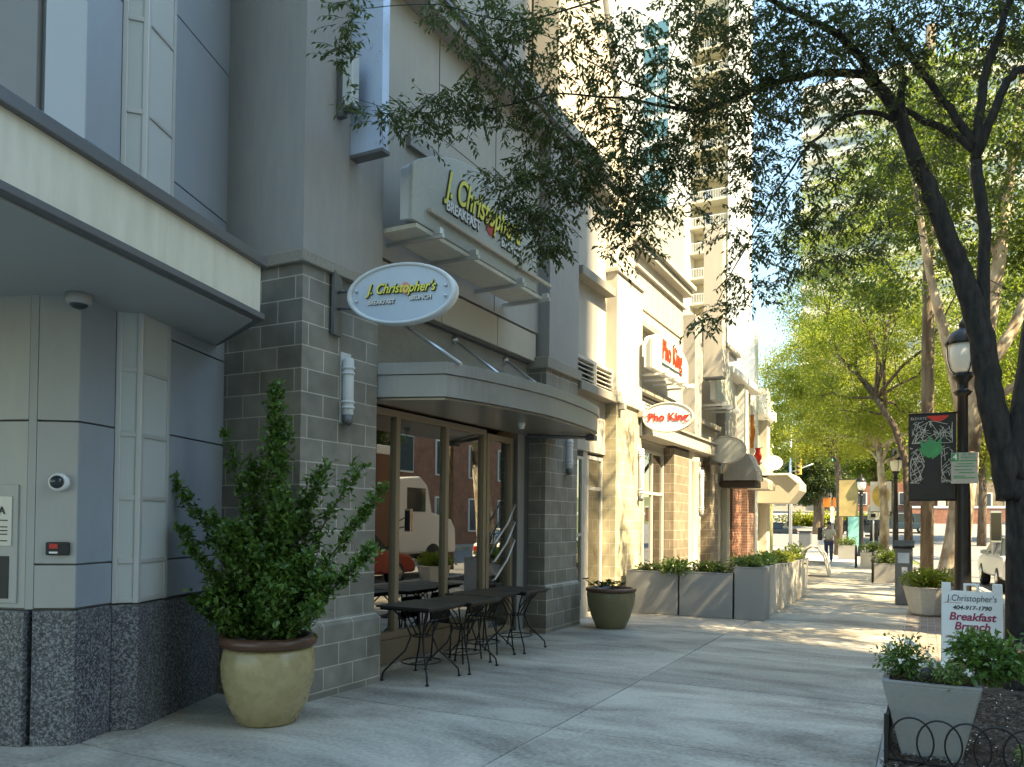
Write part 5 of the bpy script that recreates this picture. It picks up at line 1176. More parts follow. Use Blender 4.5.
# banners
def banner(label, x0, x1, y, z0, z1, m_, px, arm=True):
    b_ = thing('street_banner', label, 'banner', ((x0+x1)/2,y,z0))
    MB().box(x0,x1,y-.004,y+.004,z0,z1).build('cloth', M[m_], b_)
    r_ = MB(); r_.tube([(x0,y,z1+.01),(px,y,z1+.01)],.015,6); r_.tube([(x0,y,z0-.01),(px,y,z0-.01)],.015,6); r_.build('arm', M['black'], b_)
    return b_
bn = banner('black street banner with white scribbled lines and a green leafy shape', -.215,.40,13.0,1.94,3.18,'black',.48)
m = MB()
def stroke(m, pts, w=.006, yy=12.99):
    for a, b in zip(pts[:-1], pts[1:]):
        d = Vector((b[0]-a[0],b[1]-a[1]));
        if d.length < 1e-4: continue
        d.normalize(); n_=Vector((-d.y,d.x))*w
        m.add([(a[0]-n_.x,yy,a[1]-n_.y),(b[0]-n_.x,yy,b[1]-n_.y),(b[0]+n_.x,yy,b[1]+n_.y),(a[0]+n_.x,yy,a[1]+n_.y)],[(0,1,2,3)])
rr = random.Random(5)
for k in range(95):     # scribbles: upper cloud, left block, right block
    zone = rr.random()
    if zone < .45: cx_,cz_,rx_,rz_ = .09,2.92,.26,.16
    elif zone < .72: cx_,cz_,rx_,rz_ = -.10,2.45,.09,.27
    else: cx_,cz_,rx_,rz_ = .29,2.45,.08,.27
    p = [cx_+rr.uniform(-1,1)*rx_, cz_+rr.uniform(-1,1)*rz_]; pts=[tuple(p)]
    for q in range(rr.randint(1,3)):
        p = [min(max(p[0]+rr.uniform(-.19,.19),cx_-rx_),cx_+rx_), min(max(p[1]+rr.uniform(-.2,.2),cz_-rz_),cz_+rz_)]; pts.append(tuple(p))
    stroke(m, pts, .0042, 12.990-.00002*k)
m.build('line_art', M['offwhite'], bn)
m = MB()
for k, (a_, l_) in enumerate(((-.75,.25),(-.5,.34),(-.28,.30),(-.08,.36),(.14,.30),(.36,.35),(.62,.24),(-.62,.2),(.5,.2))):
    yy_ = 12.986-k*.0004; cx_, cz_ = .09, 2.52; s_,c_ = math.sin(a_), math.cos(a_)
    m.add([(cx_,yy_,cz_),(cx_+s_*l_*.55-.05*c_,yy_,cz_+c_*l_*.55+.035*s_),(cx_+s_*l_,yy_,cz_+c_*l_),(cx_+s_*l_*.55+.05*c_,yy_,cz_+c_*l_*.55-.035*s_)],[(0,3,2,1)])
m.build('leaf_shape', M['green'], bn)
MB().exty([(.06,2.55),(.13,2.55),(.2,2.2),(.22,2.0),(-.06,2.0),(-.02,2.2)],12.983,12.987).build('stem_shape', M['black'], bn)
MB().exty([(.03,3.14),(.10,3.09),(.17,3.07),(.24,3.09),(.30,3.14),(.3,3.155),(.03,3.155)],12.982,12.986).build('red_patch', M['red'], bn)
text('ELEVATE',.055,(-.08,12.98,3.12),FACE_S,M['offwhite'],bn,ext=.001)
b2_ = banner('street banner with golden artwork hung beside the middle lamp', -1.85,-1.12,33.0,2.05,3.2,'white',-.98)
MB().exty(ellipse(-1.48,2.65,.30,.42,20),32.97,32.985).build('artwork', M['goldart'], b2_)
MB().box(-1.84,-1.13,32.97,32.985,2.06,2.18).build('border', M['white'], b2_)
banner('tan and gold street banner hung beside the far slim lamp', -3.75,-2.9,42,1.95,3.75,'tanart',-2.75)
bs_ = thing('shelter_panel','turquoise glass panel standing behind the tan banner','panel',(-3.2,44.5,0))
MB().box(-3.55,-2.9,44.5,44.56,.25,2.0).build('panel', M['aqua'], bs_); m=MB(); m.box(-3.62,-3.55,44.48,44.58,0,2.1); m.box(-2.9,-2.83,44.48,44.58,0,2.1); m.build('frame', M['black'], bs_)
# parking sign on the near lamp
pk = thing('parking_sign','white parking sign with a green numeral four on the near lamp post','sign',(.52,12.87,2.35))
MB().box(.33,.66,12.86,12.866,2.16,2.60).build('plate', M['offwhite'], pk, bevel=.002)
m=MB(); m.box(.335,.425,12.856,12.859,2.475,2.59); m.box(.435,.65,12.856,12.859,2.475,2.49); m.build('green_box', M['green'], pk)
text('4',.12,(.38,12.853,2.535),FACE_S,M['white'],pk,ext=.001,off=.002)
text('HR MAX',.045,(.545,12.853,2.57),FACE_S,M['green'],pk,ext=.001); text('PARKING',.045,(.545,12.853,2.525),FACE_S,M['green'],pk,ext=.001)
m=MB()
for z,a_,b__ in ((2.44,.40,.60),(2.405,.37,.63),(2.355,.37,.60),(2.315,.43,.62),(2.265,.36,.50),(2.24,.36,.63)): m.box(a_,b__,12.857,12.859,z-.006,z+.006)
m.build('small_print', M['green'], pk)
# second small sign
s_ = thing('parking_sign','small pale parking sign on a pole beside the golden banner','sign',(-1.7,35,1.5))
MB().box(-2.05,-1.62,34.96,34.98,1.75,2.35).build('plate', M['offwhite'], s_); MB().tube([(-1.84,35,0),(-1.84,35,2.4)],.03,6).build('pole', M['steel'], s_); MB().box(-1.93,-1.76,34.94,34.955,1.85,2.0).build('mark', M['black'], s_)
# kiosk
ks = thing('parking_kiosk','slim dark parking pay kiosk with a blue screen beside the white round planter','kiosk',(-.35,17.3,0))
MB().box(-.52,-.22,17.2,17.45,0,1.12).build('cabinet', M['capmetal'], ks, bevel=.02)
MB().extx([(17.16,1.12),(17.16,1.16),(17.5,1.26),(17.5,1.12)],-.54,-.18).build('head', M['dark'], ks, bevel=.01)
MB().box(-.47,-.27,17.185,17.199,.82,1.02).build('screen', M['signblue'], ks); MB().box(-.40,-.30,17.185,17.199,.62,.74).build('sticker', M['white'], ks)
# planters on the kerb side
def stone_planter(label, x, y, s, m_, lm, dark=False):
    p_ = thing('stone_planter', label, 'planter', (x,y,0), 'planters along the kerb')
    n_=8; prof=[(.22*s,0),(.26*s,.03),(.36*s,.42*s),(.38*s,.46*s),(.33*s,.46*s),(.32*s,.43*s)]
    MB().lathe(prof,(x,y,0),10,smooth=False).build('body', M[m_], p_, bevel=.01)
    MB().lathe([(.33*s,.43*s),(.02,.45*s)],(x,y,0),12).build('soil', M['soil'], p_)
stone_planter('pale faceted round planter with bright foliage behind the sandwich board', .05,15.6,1.08,'planter_lt','leaf_lime')
bush('planter_plant','bright yellow green foliage in the pale faceted planter',(.05,15.6,.62),(.42,.4,.2),1300,M['leaf_lime'],.08)
for (l_,x,y,z,m_,pl,lab2) in (('dark framed low planter box behind the kiosk',-.85,23.9,.5,'planter_st','leaf_green','green plants in the dark framed planter box'),
                    ('white stone trough planter under the golden banner',-1.68,31.3,.55,'planter_lt','leaf_lime','yellowish plants in the white stone trough'),
                    ('far dark planter box near the crossing',-3.1,38.8,.6,'planter_st','leaf_green','dense green plants in the far dark planter box')):
    box_planter('kerb_planter', l_, x-.38,x+.38,y-.3,y+.3,z,m_,'planters along the kerb')
    bush('planter_plant', lab2, (x,y,z+.15),(.42,.32,.24),700,M[pl],.09)
    
# bike hoops beside planters
for i,(x,y) in enumerate(((-1.25,23.6),(-2.2,31.0))):
    h_ = thing('bike_hoop',['black bicycle hoop beside the dark framed planter','black bicycle hoop beside the white stone trough'][i],'bike rack',(x,y,0),'black bicycle hoops')
    MB().tube([(x,y-.25,0),(x,y-.25,.55)]+[(x,y-.25*math.cos(a),.55+.25*math.sin(a)) for a in np.linspace(.2,math.pi-.2,8)]+[(x,y+.25,.55),(x,y+.25,0)],.025,8).build('hoop', M['black'], h_)
# curved white bench at the patio end
cb_ = thing('curved_bench','pale curved lounge bench at the far end of the patio planters','bench',(-2.75,25.2,0))
arc = [(-3.35,.05),(-3.32,.55),(-3.22,.82),(-3.02,.94),(-2.80,.88),(-2.64,.66),(-2.55,.36),(-2.50,.05)]
inn = [(x+(-2.93-x)*.09, z-.06 if z > .3 else z) for x,z in arc]
MB().exty(arc+inn[::-1], 24.9, 25.7).build('shell', M['planter_lt'], cb_, bevel=.01)
MB().box(-3.28,-2.60,24.95,25.65,.36,.42).build('seat', M['planter_st'], cb_, bevel=.01)
# utility pole
u_ = thing('utility_pole','tall weathered wooden utility pole behind the scribbled banner','pole',(.04,22,0))
MB().tube([(.04,22,-.05),(.06,22,5),(.10,22,11),(.12,22,14)],[.15,.14,.125,.11],12).build('shaft', M['wood'], u_)
m=MB(); m.box(-.9,1.1,21.9,22.0,12.4,12.5); m.build('crossarm', M['wood'], u_)
u_ = thing('yellow_pole','pale yellow wooden pole at the far corner of the row','pole',(-8.0,47.5,0))
MB().tube([(-8.0,47.5,-.05),(-8.0,47.5,4),(-7.95,47.5,8.6)],[.22,.20,.16],10).build('shaft', M['yellowpole'], u_)
# traffic signal pole
ts = thing('traffic_signal_pole','grey signal pole with yellow signal heads across the crossing','traffic light',(-8.9,62,0))
m=MB(); m.tube([(-8.9,62,-.2),(-8.9,62,8.6)],[.13,.09],10); m.tube([(-8.9,62,7.0),(-13.5,62,8.2)],.05,6); m.tube([(-8.9,62,5.4),(-7.3,62,6.0)],.05,6)
m.build('shaft', M['steel'], ts)
for x,z in ((-8.35,6.2),(-8.35,5.2)):
    h_=MB().box(x-.22,x+.22,61.8,62.1,z,z+1.1).build('signal_head', M['goldart'], ts, bevel=.02)
    m=MB()
    for k in range(3): disc_along(m,(x,61.8,z+.2+k*.34),(0,-1,0),[(.12,0),(.12,.12)],12)
    m.build('lens', M['dark'], h_)
# hanging green traffic lights
for i,(x,y,z) in enumerate(((-5.9,62,6.6),(-1.9,62,6.4))):
    g_ = thing('traffic_light',['green traffic light hanging above the crossing left of the sidewalk end','green traffic light hanging above the crossing near the lamp globes'][i],'traffic light',(x,y,z),'hanging green traffic lights')
    MB().box(x-.18,x+.18,y-.15,y+.15,z-.55,z+.55).build('housing', M['dark'], g_, bevel=.02)
    disc_along(MB(),(x,y-.16,z-.33),(0,-1,0),[(.11,0),(.11,.02)],12).build('green_lens', M['greenlight'], g_)
    MB().tube([(x,y,z+.55),(x,y,z+1.2)],.02,5).build('hanger', M['black'], g_)
wr = thing('signal_wire','thin black span wire carrying the hanging traffic lights','wire',(-8,62,7.6)); MB().tube([(-8.9,62,7.95)]+[(-8.9+k*2.2,62,7.95-.03*k*(9-k)) for k in range(1,9)]+[(13,62,7.95)],.02,5).build('cable', M['black'], wr)
# pedestrian signal
pd = thing('pedestrian_signal','orange pedestrian signal on a grey post at the corner','signal',(-4.9,46,0))
MB().tube([(-4.35,45,0),(-4.35,45,2.0)],.06,8).build('post', M['capmetal'], pd)
each('housing', M['orange'], pd, [lambda a: a.box(-4.80,-4.42,44.85,45.15,2.45,2.95), lambda a: a.box(-4.32,-3.98,44.9,45.2,2.45,2.95)], bevel=.02)
MB().box(-4.45,-4.25,44.9,45.1,1.6,2.5).build('sign_plate', M['white'], pd)
tr_ = thing('litter_bin','square grey litter bin across the crossing','bin',(-7.6,60,0)); MB().box(-8.0,-7.2,59.7,60.3,-.14,.95).build('body', M['capmetal'], tr_, bevel=.03); MB().box(-8.05,-7.15,59.65,60.35,.95,1.05).build('lid', M['dark'], tr_, bevel=.02)
# ================================================================== TREES
nt_root = thing('shade_tree','dark trunked forked tree at the right edge overhanging the sidewalk','tree',(.87,8.96,0))
limbs = dict(NEAR_LIMBS)
tm = MB()
tm.tube([(.90,8.96,-.05),(.88,8.96,.12),(.86,8.96,.5),(.85,8.96,1.2),(.845,8.96,1.9),limbs['A'][0][0]],[.27,.21,.18,.165,.16,.155],14)
def smooth3(pts):
    P_ = [Vector(p) for p, r in pts]; Rr = [r for p, r in pts]; op=[]; orr=[]
    for i in range(len(P_)-1):
        a=P_[max(i-1,0)]; b=P_[i]; c=P_[i+1]; d=P_[min(i+2,len(P_)-1)]
        for t in (0,.25,.5,.75):
            op.append(.5*((2*b)+(-a+c)*t+(2*a-5*b+4*c-d)*t*t+(-a+3*b-3*c+d)*t**3)); orr.append(Rr[i]+(Rr[i+1]-Rr[i])*t)
    return op+[P_[-1]], orr+[Rr[-1]]
limbpts = []
for nm, pts in NEAR_LIMBS:
    p, r = smooth3(pts)
    amp = .012
    p = [q+Vector((random.uniform(-amp,amp),random.uniform(-amp,amp),random.uniform(-amp,amp)))*(1 if i else 0) for i,q in enumerate(p)]
    tm.tube(p, r, 10 if r[0] > .03 else 5)
    if nm not in ('C',): limbpts += [(q, rr) for q, rr in zip(p, r)]
    else: limbpts += [(q, rr) for q, rr in zip(p[-6:], r[-6:])]
LP = np.array([tuple(q) for q, _ in limbpts])
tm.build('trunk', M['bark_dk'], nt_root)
tw = MB(); P=[]; D=[]
order = sorted(NEAR_CLUMPS, key=lambda c: float(np.min(np.linalg.norm(LP-np.array(c[:3]),axis=1))))
net = [Vector(p) for p in LP]; 
NP = LP.copy()
for (x,y,z,r,k) in order:
    c = Vector((x,y,z)); i = int(np.argmin(np.linalg.norm(NP-np.array((x,y,z)),axis=1))); s = Vector(NP[i])
    if (c-s).length > .06:
        mid = s.lerp(c,.5)+Vector((random.uniform(-.05,.05),random.uniform(-.05,.05),.04+.08*(c-s).length))
        pts = [s.lerp(mid,.5)+Vector((0,0,.02)) if q==1 else (s if q==0 else mid if q==2 else c) for q in range(4)]
        r0_ = min(.016,.003+.008*(c-s).length); tw.tube(pts,[r0_,r0_*.8,r0_*.6,r0_*.4],5,cap=False)
        NP = np.vstack([NP, [tuple(mid)], [tuple(c)]])
    for q in range(int(k*3.9)):
        a = c+Vector((random.gauss(0,.45),random.gauss(0,.45),random.gauss(0,.4)))*r
        d = Vector((random.gauss(0,1),random.gauss(0,1),random.gauss(-.35,.5))).normalized()
        Lt = random.uniform(.10,.26); e = a+d*Lt+Vector((0,0,-.03))
        tw.tube([a,(a+e)/2+Vector((0,0,.012)),e],[.0028,.002,.001],3,cap=False)
        side = d.cross(Vector((0,0,1))); side = side.normalized() if side.length>.1 else Vector((1,0,0))
        nl_ = random.randint(5,9)
        for j in range(nl_):
            t = (j+.7)/nl_; b = a.lerp(e,t); sg = 1 if j%2 else -1
            ld = (d*.55+side*sg*random.uniform(.5,.9)+Vector((0,0,random.uniform(-.75,-.05)))).normalized()
            P.append(b+ld*.03); D.append(ld)
tw.build('twigs', M['bark_dk'], nt_root)
P = np.array([tuple(p) for p in P]); D = np.array([tuple(d) for d in D]); k=len(P)
U = rdir(k)*.6+np.array([0,0,1.])
leaf_mesh('crown', M['leaf_near'], P, D, U, rng.uniform(.046,.08,k), rng.uniform(.021,.033,k), nt_root, .2)
print('near leaves', k)

# sycamore by the kerb, pale mottled bark
sy = thing('sycamore_tree','pale barked sycamore with spreading limbs just behind the near lamp post','tree',(.45,19,0))
m = MB()
m.tube([(.42,19,-.05),(.48,19,.3),(.60,19,1.2),(.70,19,2.2),(.80,19,3.1)],[.42,.31,.25,.23,.22],12)
m.tube([(.80,19,3.0),(.92,19,4.2),(1.1,19,5.4),(1.35,19,7.0),(1.6,19,9.2),(1.8,19,11)],[.22,.19,.17,.13,.09,.05],10)
m.tube([(.80,19,3.1),(.62,18.9,4.3),(.35,18.8,5.6),(.10,18.7,6.8),(-.15,18.6,8.4),(-.3,18.5,9.6)],[.15,.12,.10,.085,.06,.03],9)
m.tube([(1.0,19,4.6),(1.6,19.3,5.6),(2.1,19.5,6.9),(2.8,19.7,8.4)],[.15,.12,.09,.05],9)
m.tube([(.85,19,3.6),(1.25,18.6,4.1),(1.75,18.4,4.5),(2.4,18.2,5.5)],[.10,.08,.06,.03],8)
m.tube([(1.35,19,7.0),(1.1,19.2,8),(.8,19.4,9.3)],[.07,.05,.03],7)
m.build('trunk', M['bark_sy'], sy)
crown('crown', M['leaf_green'], [(.9,18.6,10.2,1.9,2.3,1.6),(2.6,19,9,2.4,2.3,1.8),(-.3,19.5,8.4,1.1,1.6,.9),(3.4,17.2,8,1.9,1.8,1.5),(2.7,20.8,7.4,1.7,1.8,1.2),(1.2,19.4,7.6,1.1,1.2,.7),(.2,20.5,9.6,1.7,1.8,1.3),(-.9,20.5,7.2,1.1,1.3,.8),(-.2,20,11,1.6,1.8,1.2)], 30000, sy, .5, .13, .4)

tree('golden green honey locust leaning left over the sidewalk behind the scribbled banner',(-.42,24.5,0),[(-.42,24.5,-.05),(-.40,24.5,1.6),(-.46,24.5,3.3),(-.75,24.6,4.3),(-1.25,24.8,5.2)],[.13,.11,.10,.09,.07],
     [(-2.4,26,6.8,1.7,1.9,1.4),(-1.0,25.2,7.9,1.8,1.9,1.6),(-3.5,27,5.8,1.2,1.6,1.0),(-2.0,26,5.0,1.6,1.6,.9),(-2.9,27,8.8,1.5,1.6,1.4),(.4,25.5,6.2,1.4,1.7,1.4),(1.4,24,8.3,1.8,1.8,1.6),(-.3,26,4.7,1.2,1.4,.8),(-1.2,26,10,1.8,1.8,1.4),(-2.0,27.5,12.0,1.8,1.8,1.5),(.2,27,12.2,1.8,1.8,1.5),(-3.3,28,10.6,1.2,1.6,1.3)],66000,M['leaf_lime'],M['bark'],clump=.42,ls=.085,shell=.35,group='honey locust trees along the kerb')
tree('golden honey locust with orange brown trunk behind the middle lamp',(-1.35,32,0),[(-1.35,32,-.05),(-1.3,32,1.8),(-1.4,32,3.2),(-1.5,32.1,4.4)],[.20,.16,.14,.11],
     [(-2.6,33,6.8,2.0,2.1,1.5),(-.8,32.6,6.6,1.9,2.2,1.7),(-4.2,34,5.6,1.5,1.8,1.1),(-3.3,33,9.0,1.9,2,1.6),(.8,33,8.2,2.0,2.2,2.0),(-.9,33,9.8,2.1,2.2,1.7),(2.6,32,6.6,1.9,1.9,1.5),(-2.2,32.5,4.9,1.5,1.5,.7),(.6,33,5.2,1.6,1.6,1.1),(-3.9,34,7.8,1.6,1.6,1.6)],46000,M['leaf_gold'],M['bark_sy'],clump=.5,ls=.10,shell=.35,group='honey locust trees along the kerb')
tree('tall golden honey locust over the far end of the sidewalk',(-3.9,43,0),[(-3.9,43,-.05),(-3.8,43,2.2),(-3.9,43.2,4.2),(-4.2,43.4,5.6)],[.20,.17,.15,.12],
     [(-5.6,44,8.0,2.1,2.4,2.0),(-3.6,44,8.6,2.2,2.6,2.2),(-6.8,45,6.2,1.3,2.0,1.2),(-4.6,44,11.2,2.3,2.5,2.0),(-1.4,43.5,8.4,2.4,2.5,2.2),(-5.0,44,5.6,1.7,1.9,.9),(-6.3,44,9,1.7,2,2),(-3.4,44,5.9,1.5,1.8,1.0)],42000,M['leaf_gold'],M['bark'],clump=.6,ls=.13,shell=.35,group='honey locust trees along the kerb')
tree('green street tree whose crown shades the middle of the road edge',(3.1,30,-.15),[(3.1,30,-.2),(3.1,30,2.4),(3.0,30,4.4)],[.22,.18,.14],
     [(2.6,29,6.6,2.0,2.4,1.5),(4.6,30,6.8,2,2.4,1.7),(3.0,31,8.8,2.2,2.4,1.9),(1.4,31.5,6.6,1.5,1.9,1.2)],16000,M['leaf_lime'],M['bark'],clump=.6,ls=.14,shell=.4,group='green trees on the far side of the road')
tree('green street tree across the road nearer the crossing',(5.0,44,-.15),[(5.0,44,-.2),(5,44,2.8),(4.9,44,4.8)],[.25,.2,.16],
     [(4,44,7.6,2.6,2.6,2.2),(6.4,44,8,2.6,2.6,2.2),(4.5,45,11,2.8,2.6,2.2),(2.2,45,8.6,2.2,2.4,2.2)],16000,M['leaf_gold'],M['bark'],clump=.7,ls=.17,shell=.4,group='green trees on the far side of the road')
# shade trees on the near kerb, out at the road side (their crowns throw the dappled shade)
tree('leafy kerb tree beyond the dark forked tree, just out of the frame',(2.35,13.4,-.15),[(2.35,13.4,-.2),(2.4,13.4,2.4),(2.45,13.4,4.6)],[.17,.14,.11],
     [(3.3,13.6,6.6,1.6,1.9,1.0),(4.9,12.6,7.0,1.7,1.9,1.1),(4.6,15.4,6.6,1.6,1.7,1.0),(3.0,11.4,7.4,1.3,1.3,.9),(6.3,13.6,7.2,1.3,2.0,1.0),(3.0,16,7.0,1.2,1.5,.9)],22000,M['leaf_green'],M['bark_dk'],clump=.5,ls=.12,shell=.4,group='green trees on the far side of the road')
tree('leafy kerb tree at the road edge past the sycamore',(4.6,23.5,-.15),[(4.6,23.5,-.2),(4.6,23.5,2.6),(4.6,23.5,4.6)],[.18,.14,.11],
     [(3.6,22.6,6.3,1.8,1.9,1.0),(5.0,24.3,6.8,1.7,1.9,1.2),(3.2,25.4,6.6,1.5,1.6,1.0),(4.8,19.6,6.8,1.6,1.9,1.0)],13000,M['leaf_lime'],M['bark'],clump=.5,ls=.13,shell=.4,group='green trees on the far side of the road')
# dark trees across the crossing on the left
for i,(x,y,h,wd,mm,lab) in enumerate(((-12.5,70,12.5,4.2,'leaf_green','tall green tree behind the yellow pole across the crossing'),(-7.6,66,8.6,2.7,'leaf_dark','dark trunked tree beside the grey litter bin'),(-16.5,78,15,4.5,'leaf_dark','dark evergreen tree beyond the white pylon'),(-9.0,82,13.5,4.5,'leaf_green','rounded green tree on the rise behind the signal pole'),
     (3.6,66,15,5.2,'leaf_gold','tall yellow green tree directly across the crossing behind the sycamore'),(-3.6,69,12.5,4.6,'leaf_lime','yellow green tree across the crossing above the orange signal'),
     (-3.2,96,11,4.8,'leaf_lime','broad yellow green tree on the rise above the crossing'),(3.8,104,12,5.4,'leaf_green','broad green tree above the far brick houses'),(11,98,12,5,'leaf_lime','light green tree far off at the right of the road'),(-20,100,16,6,'leaf_green','large green tree far off behind the pylon'),(-11.5,112,13,5.5,'leaf_dark','dark tree mass crowning the far rise'),(7.5,70,12.5,4.5,'leaf_gold','yellow green tree across the road beyond the crossing'))):
    z = gz(x,y)
    tree(lab,(x,y,z),[(x,y,z-.1),(x+.1,y,z+h*.25),(x,y,z+h*.45)],[.32,.26,.18],[(x,y,z+h*.62,wd*.8,wd*.8,h*.24),(x-wd*.4,y,z+h*.52,wd*.6,wd*.6,h*.2),(x+wd*.4,y-.5,z+h*.56,wd*.6,wd*.6,h*.2),(x,y,z+h*.85,wd*.55,wd*.55,h*.16)],15000,M[mm],M['bark'],clump=wd*.2,ls=.26,shell=.4,group='trees beyond the crossing',name='broadleaf_tree')
hedge = bush('hedge','sunlit low hedge along the bank beyond the crossing',(-8.5,86,gz(0,86)+.5),(5.5,1.2,1.0),3500,M['leaf_gold'],.4,cat='hedge')

# ================================================================== PERSON
def skin_fig(name, pts, edges, radii, mat_, parent, sub=2):
    me = bpy.data.meshes.new(name); off = origin_of(parent)
    me.from_pydata([(p[0]-off.x,p[1]-off.y,p[2]-off.z) for p in pts], edges, []); me.materials.append(mat_)
    o = link(bpy.data.objects.new(name, me), parent)
    o.modifiers.new('skin','SKIN')
    sv = me.skin_vertices[0].data if me.skin_vertices else None
    if sv is None:
        bpy.context.view_layer.update(); sv = me.skin_vertices[0].data
    for i, r in enumerate(radii): sv[i].radius = (r, r) if not hasattr(r,'__len__') else r
    sv[0].use_root = True
    s_ = o.modifiers.new('sub','SUBSURF'); s_.levels = sub; s_.render_levels = sub
    return o
px_, py_ = -3.42, 34.0; S_=.93
person = thing('person','person in pale shirt and dark jeans walking towards the camera carrying a dark bag','person',(px_,py_,0))
def q_(x,y,z): return (px_+x*S_, py_+y*S_, z*S_)
body_pts = [q_(0,0,.95),q_(0,0,1.15),q_(0,0,1.38),q_(0,0,1.50),q_(0,-.02,1.60),
  q_(.19,0,1.40),q_(.25,.03,1.12),q_(.24,-.10,.88), q_(-.19,0,1.40),q_(-.26,.0,1.13),q_(-.14,-.18,1.10),
  q_(.10,0,.90),q_(.11,-.10,.50),q_(.11,-.06,.08),q_(.12,-.20,.04), q_(-.10,0,.90),q_(-.10,.02,.50),q_(-.10,.16,.12),q_(-.10,.04,.04),
  q_(.24,-.13,.80),q_(-.08,-.22,1.10),q_(0,-.01,1.70)]
ed = [(0,1),(1,2),(2,3),(3,4),(4,21),(2,5),(5,6),(6,7),(7,19),(2,8),(8,9),(9,10),(10,20),(0,11),(11,12),(12,13),(13,14),(0,15),(15,16),(16,17),(17,18)]
rad = [.13,.12,.14,.055,.085,.06,.045,.035,.06,.045,.035,.085,.06,.045,.035,.085,.06,.045,.035,.04,.04,.075]
skin_fig('body', body_pts, ed, [r*S_ for r in rad], M['skin'], person)
skin_fig('shirt', [q_(0,0,.98),q_(0,0,1.15),q_(0,0,1.36),q_(0,0,1.44),q_(.19,0,1.40),q_(.245,.02,1.16),q_(-.19,0,1.40),q_(-.255,0,1.16)], [(0,1),(1,2),(2,3),(2,4),(4,5),(2,6),(6,7)], [r*S_ for r in (.165,.155,.17,.08,.085,.065,.085,.065)], M['shirt'], person)
skin_fig('jeans', [q_(0,0,.95),q_(.10,0,.88),q_(.11,-.10,.50),q_(.11,-.06,.10),q_(-.10,0,.88),q_(-.10,.02,.50),q_(-.10,.15,.14)], [(0,1),(1,2),(2,3),(0,4),(4,5),(5,6)], [r*S_ for r in (.145,.105,.08,.065,.105,.08,.065)], M['jeans'], person)
m=MB(); m.lathe([(.01,1.80*S_),(.06*S_,1.79*S_),(.095*S_,1.74*S_),(.10*S_,1.66*S_),(.08*S_,1.60*S_)][::-1],(px_,py_+.03,0),14); m.build('hair', M['hair'], person)
for sx,yy_ in ((.11,-.16),(-.10,.08)):
    c_=q_(sx,yy_,.03); MB().box(c_[0]-.045,c_[0]+.045,c_[1]-.10,c_[1]+.12,0,.07).build('shoe', M['white'], person, bevel=.02)
bg_ = thing('shoulder_bag','dark bag slung over the walking person\'s shoulder','bag',(px_-.25,py_,.9))
MB().box(px_-.42,px_-.24,py_-.08,py_+.14,.90,1.42).build('bag_body', M['bagmat'], bg_, bevel=.05); MB().tube([(px_-.30,py_,1.40),(px_-.16,py_-.05,1.47),(px_-.12,py_-.12,1.3)],.015,5).build('strap', M['bagmat'], bg_)

